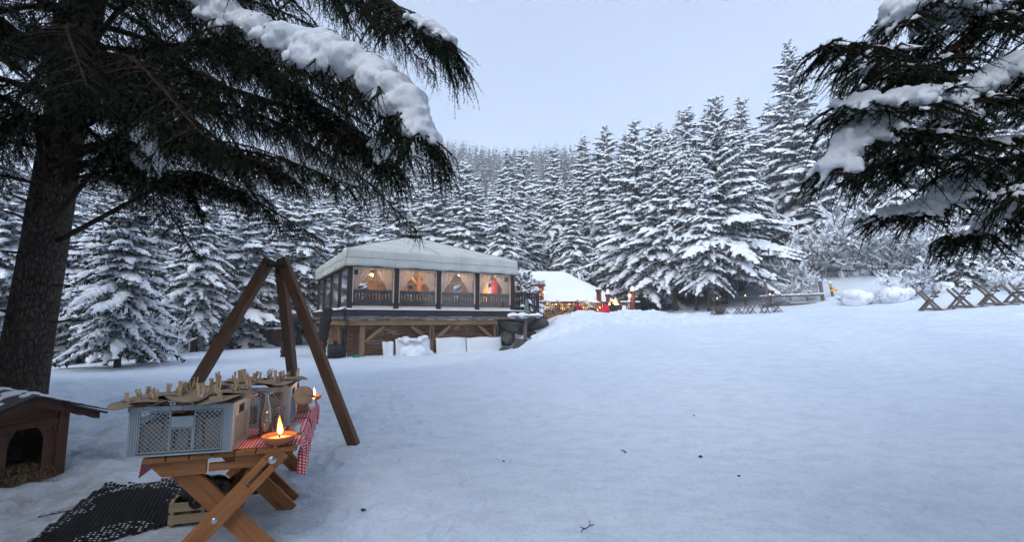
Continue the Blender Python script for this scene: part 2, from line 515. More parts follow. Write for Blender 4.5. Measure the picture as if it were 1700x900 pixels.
def np_mesh(name, V, F, mat, smooth=False):
    """V (n,3); F (m,3) or (m,4)"""
    me = bpy.data.meshes.new(name)
    V = np.ascontiguousarray(V, dtype=np.float32); F = np.ascontiguousarray(F, dtype=np.int32)
    k = F.shape[1]
    me.vertices.add(len(V)); me.vertices.foreach_set('co', V.ravel())
    me.loops.add(F.size); me.loops.foreach_set('vertex_index', F.ravel())
    me.polygons.add(len(F)); me.polygons.foreach_set('loop_start', np.arange(0, F.size, k, dtype=np.int32))
    me.polygons.foreach_set('loop_total', np.full(len(F), k, dtype=np.int32))
    if smooth: me.polygons.foreach_set('use_smooth', np.ones(len(F), dtype=bool))
    me.update(calc_edges=True)
    me.materials.append(MATS[mat])
    return me
# ================================================================ terrain
HILL_Y = np.array([0, 36, 45, 60, 80, 100, 125, 150, 200, 300, 380, 460], float)
HILL_Z = np.array([0, 0, 0.6, 2.5, 6.0, 11, 22, 34, 60, 106, 122, 124], float)
_fr = np.random.default_rng(5)
def _track(x0, y0, x1, y1, n):
    t = np.linspace(0, 1, n); dx, dy = x1 - x0, y1 - y0; L = math.hypot(dx, dy); off = np.where(np.arange(n) % 2, .13, -.13)
    px = x0 + dx * t - dy / L * off + _fr.normal(0, .05, n); py = y0 + dy * t + dx / L * off + _fr.normal(0, .05, n)
    return np.stack([px, py, np.full(n, math.atan2(dy, dx)) + _fr.normal(0, .15, n)], 1)
FEET = np.concatenate([_track(-1.2, 2.6, -1.6, 7.2, 11), _track(-1.6, 7.2, -5.5, 18.5, 26), _track(-3.0, 6.6, -5.2, 4.2, 8), _track(-3.4, 3.9, -4.4, 6.4, 6), _track(-.6, 3.2, .5, 9, 12), _track(.5, 9, -3.0, 18.5, 18),
                       np.stack([_fr.uniform(-6.5, -1.0, 70), _fr.uniform(2.4, 8.5, 70), _fr.uniform(0, 6.28, 70)], 1)])
def footprints(x, y):
    out = np.zeros_like(x); m = (y > 1) & (y < 20) & (x > -9) & (x < 3)
    if not m.any(): return out
    xs, ys = x[m], y[m]; acc = np.zeros_like(xs)
    for fx, fy, a in FEET:
        sel = (np.abs(xs - fx) < .4) & (np.abs(ys - fy) < .4)
        if not sel.any(): continue
        dx, dy = xs[sel] - fx, ys[sel] - fy; c, s = math.cos(a), math.sin(a)
        q = ((dx * c + dy * s) / .15) ** 2 + ((-dx * s + dy * c) / .065) ** 2
        acc[sel] += -.030 * np.exp(-q ** 2) + .010 * np.exp(-(q - 1.9) ** 2)
    out[m] = acc
    return out
def H(x, y, fine=True):
    x = np.asarray(x, float); y = np.asarray(y, float)
    R_ = 1.95 * sm((y - 4.5) / 21.5)
    k = sm((y - 11) / 10)
    xl = -6.5 + k * 5.9; w = 12 - k * 7.4
    S = sm((x - xl) / w)
    z = R_ * S
    # the bank rises to the right, and behind the racks
    z = z + 0.045 * np.maximum(0, x - 8) * sm((y - 6) / 12) * (1 - 0.5 * sm((x - 26) / 20))
    z = z + sm((x - 9) / 8) * 0.13 * np.minimum(np.maximum(0, y - 25), 30)
    z = z + sm((x - 17) / 7) * 0.17 * np.minimum(np.maximum(0, y - 21.5), 7)
    z = z - 0.26 * sm((x - 7.5) / 3) * (1 - sm((x - 19) / 5)) * sm((y - 19) / 4) * (1 - sm((y - 29) / 5))
    # left: a low rise, falling away into the wood
    z = z + 0.25 * sm((-x - 6) / 4) * sm((y - 5) / 4) * (1 - sm((y - 9) / 5))
    z = z - 0.5 * sm((-x - 14) / 8) * sm((y - 10) / 6)
    # forested mountain
    th = x / np.maximum(y, 1)
    f = 1.06 - 0.42 * np.clip(th + 0.22, 0, 1.2) - 0.22 * np.clip(-th - 0.25, 0, 1)
    hill = np.interp(y, HILL_Y, HILL_Z) * f
    behind = np.interp(-y, [0, 40, 400], [0, 0, 30])
    z = z + hill + behind
    if fine:
        d = np.sqrt(x * x + y * y)
        near = 1 - sm((d - 26) / 14)
        z = z + 0.10 * fbm(x * 0.22, y * 0.22, 3, 5) * sm((d - 3) / 6)
        # trodden snow round the kennel and tables
        mk = sm((1.5 - np.hypot((x + 3.15) / .9, y - 3.55)) / .4)          # packed flat under the mat
        tr = sm((-x - 1.6) / 1.2) * (1 - sm((y - 8.5) / 3)) * sm((x + 12) / 3) * (1 - mk)
        z = z + tr * (0.12 * fbm(x * 2.4, y * 2.4, 3, 21) - 0.03 * np.abs(vnoise(x * 6, y * 6, 33))) + footprints(x, y) * (1 - mk)
        # the groomed meadow: grainy wind crust
        z = z + near * (1 - .6 * tr) * (1 - mk) * (0.030 * fbm(x * 1.3, y * 2.4, 4, 41) + 0.016 * fbm(x * 7, y * 11, 3, 47) - 0.012 * np.maximum(0, vnoise(x * 4.2, y * 5.0, 53) - .1))
        # thrown-up snow on the bank below the terrace
        bk = sm((x + 0.2) / 1.2) * (1 - sm((x - 9) / 4)) * sm((y - 17.5) / 3) * (1 - sm((y - 27) / 3))
        z = z + bk * (0.28 * fbm(x * 0.9, y * 0.9, 4, 61) + 0.22 * fbm(x * 2.8, y * 2.8, 3, 67) + 0.07 * fbm(x * 8, y * 8, 2, 69))
        # piste groove along the foot of the bank
        z = z - 0.12 * np.exp(-((y - (17.8 + 0.42 * x)) / 0.5) ** 2) * sm((x - 1) / 2) * (1 - sm((x - 9) / 4))
        # a hollow with old tracks on the far right of the meadow
        z = z + sm((x - 13) / 4) * (1 - sm((y - 17) / 3)) * sm((y - 8) / 3) * 0.16 * fbm(x * 0.8, y * 1.6, 3, 71)
    return z
def gz(x, y): return float(H(np.array([x]), np.array([y]))[0])

def build_ground():
    ang = np.concatenate([np.linspace(-R(180), -R(56), 60, endpoint=False), np.linspace(-R(56), R(56), 560, endpoint=False), np.linspace(R(56), R(180), 60)])
    rad = np.concatenate([np.geomspace(0.6, 2.0, 12, endpoint=False), np.geomspace(2.0, 16, 300, endpoint=False), np.geomspace(16, 30, 170, endpoint=False), np.geomspace(30, 42, 40, endpoint=False), np.geomspace(42, 460, 90)])
    A, Rr = np.meshgrid(ang, rad, indexing='ij')
    X = np.sin(A) * Rr; Y = np.cos(A) * Rr
    Z = H(X, Y)
    V = np.stack([X, Y, Z], -1).reshape(-1, 3)
    na, nr = A.shape
    i, j = np.meshgrid(np.arange(na - 1), np.arange(nr - 1), indexing='ij')
    a = i * nr + j
    F = np.stack([a, a + 1, a + nr + 1, a + nr], -1).reshape(-1, 4)
    # close the disc under the camera
    c = len(V)
    V = np.vstack([V, [[0, 0, float(H(np.array([0.]), np.array([0.1]))[0])]]])
    me = np_mesh('snow_ground', V, F[:, ::-1] if False else F, 'ground_snow', True)
    bm = bmesh.new(); bm.from_mesh(me); bm.verts.ensure_lookup_table()
    for k in range(na - 1):
        try: bm.faces.new((bm.verts[c], bm.verts[(k) * nr], bm.verts[(k + 1) * nr]))
        except ValueError: pass
    bmesh.ops.recalc_face_normals(bm, faces=bm.faces)
    bm.to_mesh(me); bm.free()
    if me.polygons[len(me.polygons) // 2].normal.z < 0: me.flip_normals()
    me.polygons.foreach_set('use_smooth', [True] * len(me.polygons))
    o = link_obj('snow_ground', me); tag(o, kind='structure')

t = NT('ground_snow')
v = t.coord('Object')
n1 = t.noise(v, 0.35, 4); n2 = t.noise(v, 7, 6, 0.65); n3 = t.noise(v, 38, 4, 0.7)
c = t.ramp(n1, [(0.3, (0.68, 0.775, 0.895)), (0.7, (0.75, 0.83, 0.93))])
# needles, bark crumbs and grit lying on the snow, thicker where people walk
sp_ = t.node('ShaderNodeSeparateXYZ'); t.link(v, sp_.inputs[0])
sx = t.node('ShaderNodeMapRange'); sx.inputs[1].default_value = -1.2; sx.inputs[2].default_value = -3.2
t.link(sp_.outputs[0], sx.inputs[0])
sy = t.node('ShaderNodeMapRange'); sy.inputs[1].default_value = 8.0; sy.inputs[2].default_value = 4.0
t.link(sp_.outputs[1], sy.inputs[0])
trod = t.math('MULTIPLY', sx.outputs[0], sy.outputs[0])
g = t.noise(t.coord('Object', (1, 1, 1)), 1.1, 5, 0.6)
dirt = t.math('MULTIPLY', t.ramp(g, [(0.34, 0.0), (0.56, 1.0)]), trod)
g2 = t.noise(v, 5.0, 6, 0.7)
dirt = t.math('MULTIPLY', dirt, t.ramp(g2, [(0.35, 0.15), (0.62, 1.0)]))
c = t.mix(t.math('MULTIPLY', dirt, 0.85), c, (0.30, 0.245, 0.205))
pk = t.noise(t.coord('Object', (1.0, 2.6, 1)), 16, 3, 0.7)
gate = t.ramp(t.noise(v, 0.55, 3), [(0.36, 0.0), (0.62, 1.0)])
crumb = t.math('MULTIPLY', t.ramp(pk, [(0.60, 0.0), (0.68, 1.0)]), gate)
c = t.mix(t.math('MULTIPLY', crumb, 0.50), c, (0.36, 0.36, 0.38))
m1 = t.noise(t.coord('Object', (1, 1.7, 1)), 2.6, 5, 0.6); m2 = t.noise(v, 24, 4, 0.75)
mott = t.math('MULTIPLY', t.ramp(m1, [(0.38, 0.91), (0.56, 1.0)]), t.ramp(m2, [(0.34, 0.86), (0.50, 1.0)]))
mo = t.node('ShaderNodeCombineColor'); [t.link(mott, mo.inputs[k]) for k in range(3)]
c = t.mix(1.0, c, mo.outputs[0], 'MULTIPLY')                     # shading of the fine snow grain, put into the colour as mottling
t.base(c); t.set(Roughness=0.7); t.b.inputs['Specular IOR Level'].default_value = 0.3
hh = t.math('ADD', t.math('MULTIPLY', n2, 1.0), t.math('MULTIPLY', n3, 0.45))
t.bump(hh, 0.8, 0.04)
build_ground()

# ================================================================ snow-laden spruces
def pads(base, tip, w, h, rng):
    """lumpy snow pads lying along segments base->tip"""
    n = len(base); d = tip - base; L = np.linalg.norm(d, axis=1, keepdims=True); d = d / np.maximum(L, 1e-6)
    up = np.tile([0, 0, 1.0], (n, 1)); x = np.cross(d, up); x /= np.maximum(np.linalg.norm(x, axis=1, keepdims=True), 1e-6)
    z = np.cross(x, d)
    rings = [(-0.08, 0.0), (0.22, 0.95), (0.62, 1.0), (1.05, 0.0)]
    V = []; F = []
    sec = [(-1, -0.75), (-0.8, 0.5), (0.0, 1.0), (0.8, 0.5), (1, -0.75)]
    w = w[:, None]; h = h[:, None]
    V.append(base + d * L * -0.08 + z * h * 0.2)
    for tpos, sc in rings[1:3]:
        for a, b in sec:
            j = rng.uniform(0.7, 1.3, (n, 1)); j2 = rng.uniform(0.7, 1.35, (n, 1))
            V.append(base + d * L * (tpos + rng.uniform(-.07, .07, (n, 1))) + x * a * w * sc * j + z * b * h * sc * j2)
    V.append(tip + d * L * 0.06 - z * h * 0.1)
    P = np.stack(V, 1)                       # n, 12, 3
    f = []
    for k in range(4):
        f += [(0, 1 + k, 2 + k), (1 + k, 6 + k, 2 + k), (6 + k, 7 + k, 2 + k), (6 + k, 11, 7 + k)]
    f = np.array(f)
    F = (f[None] + (np.arange(n) * 12)[:, None, None]).reshape(-1, 3)
    return P.reshape(-1, 3), F
def tufts(base, tip, size, rng, k=5):
    """ragged needle tufts hanging below segments"""
    n = len(base); out = []
    d = tip - base
    for i in range(k):
        s0 = rng.uniform(0.0, 0.95, (n, 1)); p = base + d * s0
        q = p + d * rng.uniform(0.2, 0.55, (n, 1))
        e = (p + q) / 2 + d * rng.uniform(0.0, 0.5, (n, 1)) + rng.normal(0, 1, (n, 3)) * size[:, None] * np.array([0.55, 0.55, 0.25]) - np.array([0, 0, 1]) * size[:, None] * rng.uniform(0.25, 1.1, (n, 1))
        out.append(np.stack([p, q, e], 1))
    P = np.concatenate(out, 0)
    return P.reshape(-1, 3), np.arange(len(P) * 3).reshape(-1, 3)
def cat(parts):
    V = []; F = []; o = 0
    for v_, f_ in parts:
        V.append(v_); F.append(f_ + o); o += len(v_)
    return np.concatenate(V), np.concatenate(F)

def spruce_geo(seed, height, rb, detail=1.0, t0=0.10, nwh=30, snowy=0.93, droop=0.55, padw=1.0, tuft=5):
    rng = np.random.default_rng(seed)
    B = []; T = []; bw = []; bs = []
    for i in range(nwh):
        t = t0 + (1 - t0) * (i + rng.uniform(-.35, .35)) / nwh
        t = min(max(t, t0), 0.985)
        z0 = height * t
        L0 = rb * (1 - t) ** 0.82 * rng.uniform(0.82, 1.1) + 0.12
        if t < t0 + .12: L0 *= 0.8
        nb = max(4, int((5 + 4 * (1 - t)) * (0.8 + .2 * detail)))
        a0 = rng.uniform(0, 6.28)
        for b in range(nb):
            L = L0 * rng.uniform(0.6, 1.2) * (1 + .55 * float(vnoise(np.array([b * 8.0 / nb]), np.array([t * 9.0]), seed)[0]))
            z0 = height * min(t + rng.uniform(-.62, .62) * (1 - t0) / nwh, .99)
            az = a0 + b * 2 * math.pi / nb + rng.uniform(-.25, .25)
            out = np.array([math.cos(az), math.sin(az), 0]); side = np.array([-math.sin(az), math.cos(az), 0])
            upk = -0.12 + 0.5 * t + rng.uniform(-.12, .12); dr = droop * (1.2 - 0.6 * t) * rng.uniform(.7, 1.3)
            def P(s): return out * L * s + np.array([0, 0, z0 + L * (upk * s - dr * s * s + 0.10 * s ** 4)])
            n = max(4, int(L * 6.5 * detail) + 3)
            for k in range(n):
                s = 0.16 + 0.84 * (k + rng.uniform(-.3, .3)) / (n - 1) if n > 1 else 1
                s = min(s, 1.0); sg = 1 if k % 2 else -1
                if k >= n - 1: dv = P(1.0) - P(0.85); l = 0.16 + .06 * L
                else:
                    l = min((0.20 + 0.30 * L) * (1.12 - s) , 0.95) * rng.uniform(.7, 1.2)
                    ang = rng.uniform(.7, 1.15)
                    dv = out * math.cos(ang) + side * sg * math.sin(ang) + np.array([0, 0, -0.38 - .45 * rng.random()])
                dv = dv / np.linalg.norm(dv)
                p = P(s); B.append(p); T.append(p + dv * l); bw.append(l)
            # the branch spine itself
            for k in range(3):
                B.append(P(.12 + .29 * k)); T.append(P(.12 + .29 * (k + 1))); bw.append(L * .29)
    B = np.array(B); T = np.array(T); bw = np.array(bw)
    keep = rng.random(len(B)) < snowy
    sw = np.clip(0.06 + 0.17 * bw, 0.06, 0.20) * rng.uniform(.6, 1.5, len(B)) * padw
    off = np.array([0, 0, 0.02])
    sV, sF = pads(B[keep] + off, T[keep] + off, sw[keep], sw[keep] * rng.uniform(.55, .95, keep.sum()), rng)
    nV, nF = tufts(B, T, np.clip(.10 + .28 * bw, .08, .34), rng, tuft)
    fr = rng.random(len(B)) < .75                       # frosted needle tips
    fV, fF = tufts(B[fr], T[fr], np.clip(.07 + .15 * bw[fr], .06, .19), rng, 5)
    sV, sF = cat([(sV, sF), (fV + [0, 0, .03], fF)])
    # top leader
    mb = MB(); lean = rng.uniform(-.15, .15, 2)
    zs = [-0.6, 0, .05, .3, .6, .85, 1.0]
    r0 = 0.0105 * height
    mb.tube([(lean[0] * z * z, lean[1] * z * z, z * height if i > 1 else (z if i == 0 else 0)) for i, z in enumerate(zs)], [r0 * 1.5, r0 * 1.25, r0, r0 * .75, r0 * .45, r0 * .2, .01], 8)
    return mb, (nV, nF), (sV, sF)

def make_spruce(seed, height, rb, **kw):
    tr, (nV, nF), (sV, sF) = spruce_geo(seed, height, rb, **kw)
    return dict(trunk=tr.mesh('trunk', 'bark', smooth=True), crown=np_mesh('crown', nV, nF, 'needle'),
                snow=np_mesh('snow', sV, sF, 'snow_tree', True), h=height)
PROTO = [
    make_spruce(1, 18, 3.7, detail=1.0, t0=.12, nwh=34),
    make_spruce(2, 20, 3.3, detail=1.0, t0=.10, nwh=38, droop=.65),
    make_spruce(3, 16, 3.9, detail=1.05, t0=.09, nwh=30, droop=.45),
    make_spruce(4, 22, 3.4, detail=.95, t0=.14, nwh=40, droop=.7, snowy=.9),
    make_spruce(5, 15, 2.7, detail=1.1, t0=.08, nwh=30, droop=.55),
    make_spruce(6, 19, 4.2, detail=1.0, t0=.16, nwh=33, droop=.6, snowy=.85),
]
EDGE = make_spruce(15, 16, 2.9, detail=1.0, t0=.2, nwh=28, droop=.6)
HERO = make_spruce(11, 16.5, 4.7, detail=1.2, t0=.15, nwh=36, droop=.42, snowy=.95, padw=1.0)
HERO2 = make_spruce(12, 25, 5.4, detail=1.0, t0=.08, nwh=44, droop=.55, snowy=.93, padw=1.1)
SMALL = make_spruce(13, 5, 1.9, detail=1.5, t0=.03, nwh=17, droop=.55, snowy=.62, padw=.8)
TINY = make_spruce(14, 2.2, 0.95, detail=2.6, t0=.05, nwh=13, droop=.35, snowy=.92, padw=.8)
def plant(proto, x, y, height, rz, label, group=None, name='spruce_tree', wide=1.0, lean=(0, 0), sink=0.05):
    s = height / proto['h']
    o = bpy.data.objects.new(name, None); COL.objects.link(o)
    o.location = (x, y, gz(x, y) - sink); o.rotation_euler = (lean[0], lean[1], rz); o.scale = (s * wide, s * wide, s)
    tag(o, label, 'tree', group)
    for part in ('trunk', 'crown', 'snow'):
        if part in proto: link_obj(part, proto[part], o)
    return o
def plant_px(proto, u, vtop, Y, label, **kw):
    """a spruce whose tip stands at that pixel when it grows Y metres away"""
    p = at(u, vtop, Y); h = p.z - gz(p.x, Y)
    return plant(proto, p.x, Y, h, kw.pop('rz', u * .37), label, **kw)

HANDS = [
    # proto, u, v of tip, depth, width factor, label
    (HERO, 1186, 155, 31, 1.0, 'broad snow-laden spruce in front of the forest behind the candlelit stools'),
    (HERO2, 1308, 66, 40, 1.0, 'tallest snow-laden spruce, rising behind the wooden rail bench'),
    (PROTO[1], 1140, 170, 36, 1.1, 'slim snowy spruce just left of the broad front spruce'),
    (PROTO[3], 1228, 158, 38, 1.1, 'tall snowy spruce between the broad front spruce and the tallest one'),
    (PROTO[0], 1054, 196, 35, 1.05, 'snowy spruce rising behind the lamp post at the terrace end'),
    (PROTO[4], 1082, 206, 41, 1.2, 'narrow snowy spruce second to the right of the terrace lamp post'),
    (PROTO[5], 1004, 206, 43, 1.0, 'snowy spruce behind the right end of the chalet roof'),
    (PROTO[1], 967, 222, 46, 1.05, 'slender snowy spruce above the middle of the chalet roof'),
    (PROTO[3], 918, 240, 50, 1.0, 'snowy spruce above the left end of the chalet roof'),
    (PROTO[0], 876, 320, 47, 1.0, 'lower snowy spruce right beside the pavilion roof'),
    (PROTO[1], 843, 245, 50, 1.1, 'tall pointed snowy spruce behind the right slope of the pavilion roof'),
    (PROTO[4], 790, 290, 46, 1.2, 'snowy spruce behind the pavilion roof, right of its peak'),
    (PROTO[2], 720, 246, 52, 1.0, 'tall snowy spruce straight behind the pavilion peak'),
    (PROTO[0], 672, 250, 54, 1.0, 'tall snowy spruce behind the pavilion, left of its peak'),
    (PROTO[5], 600, 300, 42, 1.0, 'snowy spruce behind the left slope of the pavilion roof'),
    (PROTO[3], 1460, 28, 37, 1.0, 'tall snowy spruce whose tip shows over the near hanging branch'),
    (PROTO[0], 1395, 95, 42, 1.1, 'snowy spruce behind the tip of the near hanging branch'),
    (PROTO[2], 1352, 180, 36, 1.0, 'snowy spruce behind the yellow signpost'),
    (PROTO[5], 510, 285, 30, 1.15, 'dark snowy spruce at the left corner of the pavilion'),
    (PROTO[2], 415, 275, 27, 1.1, 'snowy spruce rising behind the brown storage box'),
    (PROTO[0], 228, 235, 15.2, 1.0, 'snowy spruce nearest the clearing, left of the wooden tripod'),
    (PROTO[3], 345, 255, 24, 1.1, 'snowy spruce between the storage box and the nearest clearing spruce'),
    (PROTO[1], 130, 250, 21, 1.1, 'dark snowy spruce just right of the big bare trunk'),
    (PROTO[5], 25, 245, 17, 1.0, 'dark snowy spruce left of the big bare trunk'),
]
for pr, u, v_, Y, wd, lab in HANDS:
    plant_px(pr, u, v_, Y, lab, wide=wd * 1.15)
plant_px(SMALL, 1582, 372, 26, 'small bushy snowy spruce on the bank behind the wooden racks', wide=1.15)
plant_px(SMALL, 1655, 380, 29, 'small snowy spruce high on the bank above the racks', wide=1.0)
# slim trunks standing at the forest edge between terrace and stools
for k, (u, Y, vt, lab) in enumerate(((1145, 30.5, 235, 'slim snowy spruce with bare lower trunk, left of the stools'),
                                     (1166, 29.2, 262, 'young snowy spruce with bare grey trunk nearest the stools'),
                                     (1110, 32.0, 215, 'snowy spruce with bare dark trunk right of the terrace lamp'),
                                     (1083, 33.0, 240, 'snowy spruce with dark trunk beside the terrace lamp'))):
    plant_px(EDGE, u, vt, Y, lab, wide=.9 + .1 * k)

# the wood behind: individuals in front, then one mass up the mountain
HP = [(at(u, v_, Y).x, Y) for _, u, v_, Y, _, _ in HANDS]
rng = np.random.default_rng(77)
placed = list(HP); cnt = 0
def clear_zone(x, y):
    if y < 17: return True
    if -16.5 < x < -2 and y < 34: return True               # lawn and pavilion
    if -9.5 <= x < 11 and y < 38.5: return True             # terrace and chalet
    if x >= 11 and y < 34 + 0.06 * (x - 11): return True     # meadow and bank
    if x <= -16.5 and y < 17 + 0.2 * (x + 16.5): return True
    return False
SKY_U = [0, 380, 560, 640, 700, 850, 920, 970, 1050, 1140, 1190, 1230, 1270, 1310, 1400, 1460, 1800]
SKY_V = [262, 258, 275, 290, 250, 250, 245, 230, 205, 178, 172, 175, 180, 130, 120, 70, 40]      # how high the wood stands against the sky
tries = 0
while cnt < 262 and tries < 60000:
    tries += 1
    y = 17 + 66 * rng.random() ** 0.9; x = y * rng.uniform(-1.22, 1.22)
    if clear_zone(x, y): continue
    dmin = 2.5 + y * 0.022
    if any((x - a) ** 2 + (y - b) ** 2 < dmin * dmin for a, b in placed): continue
    placed.append((x, y)); cnt += 1
    pr = PROTO[rng.integers(0, 6)]
    uu = 850 + 755.6 * x / y; vc = float(np.interp(uu, SKY_U, SKY_V)) + rng.uniform(0, 60)
    dd = ray(uu, vc); cap = CZ + dd.z / dd.y * y - float(H(np.array([x]), np.array([y]), False)[0])
    hgt = min(pr['h'] * rng.uniform(.85, 1.2), cap)
    if hgt < 5: placed.pop(); cnt -= 1; continue
    plant(pr, x, y, hgt, rng.uniform(0, 6.28), 'snow-laden spruce standing among many in the dense forest round the clearing',
          'spruces of the dense forest', wide=rng.uniform(1.05, 1.45), lean=(rng.normal(0, .02), rng.normal(0, .02)))

def far_forest():
    def light_tree(seed, h, rb, nwh, nb, kites):
        rg = np.random.default_rng(seed); nd = []; sn = []
        for i in range(nwh):
            t = .10 + .88 * (i + rg.uniform(-.3, .3)) / nwh
            for b in range(nb):
                az = rg.uniform(0, 6.283); L = (rb * (1 - t) ** .85 + .2) * rg.uniform(.65, 1.15); z = h * (t + rg.uniform(-.02, .02))
                for k in range(kites):
                    a = az + (k - (kites - 1) / 2) * .45 + rg.uniform(-.1, .1); Lk = L * rg.uniform(.75, 1.1)
                    o = np.array([math.cos(a), math.sin(a), 0]); sd = np.array([-math.sin(a), math.cos(a), 0]); w = Lk * rg.uniform(.22, .34)
                    dr = rg.uniform(.25, .5); up = np.array([0, 0, 1.0])
                    def kite(s0, lift, wk): 
                        return [o * Lk * s0 + up * (z + lift), o * Lk * .62 + sd * w * wk + up * (z - Lk * .62 * dr * .8 + lift - .05 * Lk), o * Lk * (.97 if wk < 1 else 1.05) + up * (z - Lk * dr + lift), o * Lk * .62 - sd * w * wk + up * (z - Lk * .62 * dr * .8 + lift - .05 * Lk)]
                    nd.append(kite(.05, 0, 1.15))
                    if rg.random() < .85: sn.append(kite(rg.uniform(.2, .5), .05 + .03 * Lk, rg.uniform(.45, .9)))
        def pack(q):
            V = np.array(q).reshape(-1, 3); n = len(q); b = np.arange(n)[:, None] * 4
            return V, np.concatenate([b + [0, 1, 2], b + [0, 2, 3]])
        return pack(nd), pack(sn)
    nearL = [light_tree(100 + k, 18, 3.3, 22, 8, 2) for k in range(4)]
    farL = [light_tree(200 + k, 17, 3.1, 11, 6, 1) for k in range(4)]
    rng = np.random.default_rng(9)
    nd = []; sn = []
    def put(x, y, lib):
        g = lib[rng.integers(0, 4)]; s = rng.uniform(.75, 1.15); a = rng.uniform(0, 6.28)
        M = np.array([[math.cos(a), -math.sin(a), 0], [math.sin(a), math.cos(a), 0], [0, 0, 1]]) * s
        o = np.array([x, y, float(H(np.array([x]), np.array([y]), False)[0]) - .2])
        nd.append((g[0][0] @ M.T + o, g[0][1])); sn.append((g[1][0] @ M.T + o, g[1][1]))
    n = 0
    pts = []
    while n < 330:
        y = rng.uniform(80, 140); x = y * rng.uniform(-1.0, 1.1)
        put(x, y, nearL); n += 1
    n = 0
    while n < 2100:
        y = 135 + 240 * rng.random() ** .8; x = y * rng.uniform(-.75, .8)
        put(x, y, farL); n += 1
    root = thing('distant_forest', 'hazy snow-dusted spruce forest covering the mountainside', 'forest'); root['kind'] = 'stuff'
    V, F = cat(nd); tag(link_obj('crown', np_mesh('crown', V, F, 'needle'), root), kind='stuff')
    V, F = cat(sn); tag(link_obj('snow', np_mesh('snow', V, F, 'snow_tree', True), root), kind='stuff')
    print('FAR tris', sum(len(f) for _, f in nd) + sum(len(f) for _, f in sn))
far_forest()
print('PROTO tris', [len(p['crown'].polygons) + len(p['snow'].polygons) for p in PROTO + [HERO, HERO2, SMALL, TINY]])
# ================================================================ the tented pavilion on its timber deck
PA = Vector((-7.15, 20.0, 0.0)); PROT = math.atan2(4.2, 7.15)
LX, LY, FZ, EZ, VZ, TZ = 8.3, 9.5, 2.06, 3.97, 4.72, 6.35     # front, depth, floor, eave, valance top, peak
pav = thing('tented_pavilion', 'glazed dining pavilion with pale canvas roof on a timber deck', 'pavilion', PA, PROT)
def pmb(): return MB()
# roof canopy: pitched canvas with seams, rising to an off-centre peak
def canopy():
    mb = MB(); ov = 0.16
    x0, x1, y0, y1 = -ov, LX + ov, -ov, LY + ov
    cx, cy = LX * .5, LY * .5
    n = 16
    ringpts = []
    for (a, b) in (((x0, y0), (x1, y0)), ((x1, y0), (x1, y1)), ((x1, y1), (x0, y1)), ((x0, y1), (x0, y0))):
        for i in range(n): ringpts.append((a[0] + (b[0] - a[0]) * i / n, a[1] + (b[1] - a[1]) * i / n))
    N = len(ringpts); lv = [0, .1, .25, .45, .65, .82, .93, 1.0]
    for k, t in enumerate(lv):
        for i, (x, y) in enumerate(ringpts):
            X = x + (cx - x) * t * .965; Y = y + (cy - y) * t * .965
            z = VZ + (TZ - VZ) * (t ** .96) + (.02 if k else 0) * math.sin(i * 1.7 + k) - .05 * math.sin(math.pi * t) * (1 if i % n else 0)
            mb.v.append((X, Y, z))
    for k in range(len(lv) - 1):
        for i in range(N):
            j = (i + 1) % N
            mb.quad_uv((k * N + i, k * N + j, (k + 1) * N + j, (k + 1) * N + i), [(0, 0)] * 4)
    mb.quad_uv([(len(lv) - 1) * N + i for i in range(N)], [(0, 0)] * N)
    o = mb.build('canopy', 'canvas', pav, smooth=True)
    sb = MB()                                                      # stitched seams
    for i in range(0, N, n // 2):
        sb.tube([(Vector(mb.v[k * N + i]) + Vector((0, 0, .01))) for k in range(len(lv))], .016, 5)
    sb.build('seam', 'canvas_seam', o)
    cap = MB(); cap.lathe([(.62, 0), (.66, .05), (.45, .10), (.0, .16)], (cx, cy, TZ + .0), 20); cap.build('peak_cap', 'wood_red', pav)
canopy()
def valance(p0, p1, name='valance', seed=0):
    rn = random.Random(seed); p0 = Vector(p0); p1 = Vector(p1); L = (p1 - p0).length; d = (p1 - p0) / L
    nrm = Vector((d.y, -d.x, 0))
    ph = [rn.uniform(0, 6) for _ in range(4)]
    def fn(a, b):
        s = a * (L + .44) - .22
        wob = .034 * math.sin(s * 2.1 + ph[0]) + .018 * math.sin(s * 5.3 + ph[1] + b * 2) + .012 * math.sin(s * 11 + ph[2] + 3 * b)
        sag = .05 * abs(math.sin(math.pi * s / 2.07)) * b
        p = p0 + d * s + nrm * (.175 + .07 * b + wob * b) + Vector((0, 0, VZ + .012 - (VZ - EZ + .022) * b + sag * .5 + .01 * b * math.sin(s * 7)))
        return p, (s, b)
    mb = MB(); mb.sheet(fn, int(L * 10), 7)
    o = mb.build(name, 'canvas', pav, smooth=True, solid=.012)
    sb = MB(); sb.tube([fn(i / 60, .5)[0] + nrm * .012 for i in range(61)], .010, 4)
    sb.build('seam', 'canvas_seam', o)
    for q in range(1, 8):
        sb = MB(); sb.tube([fn(q / 8, j / 6)[0] + nrm * .008 for j in range(7)], .004, 4); sb.build('panel_seam', 'canvas_seam', o)
    sb = MB(); sb.tube([fn(i / 60, 1)[0] for i in range(61)], .014, 5); sb.build('hem', 'canvas_seam', o)
valance((0, 0, 0), (LX, 0, 0), seed=1); valance((0, LY, 0), (0, 0, 0), seed=2); valance((LX, 0, 0), (LX, LY, 0), seed=3); valance((LX, LY, 0), (0, LY, 0), seed=4)
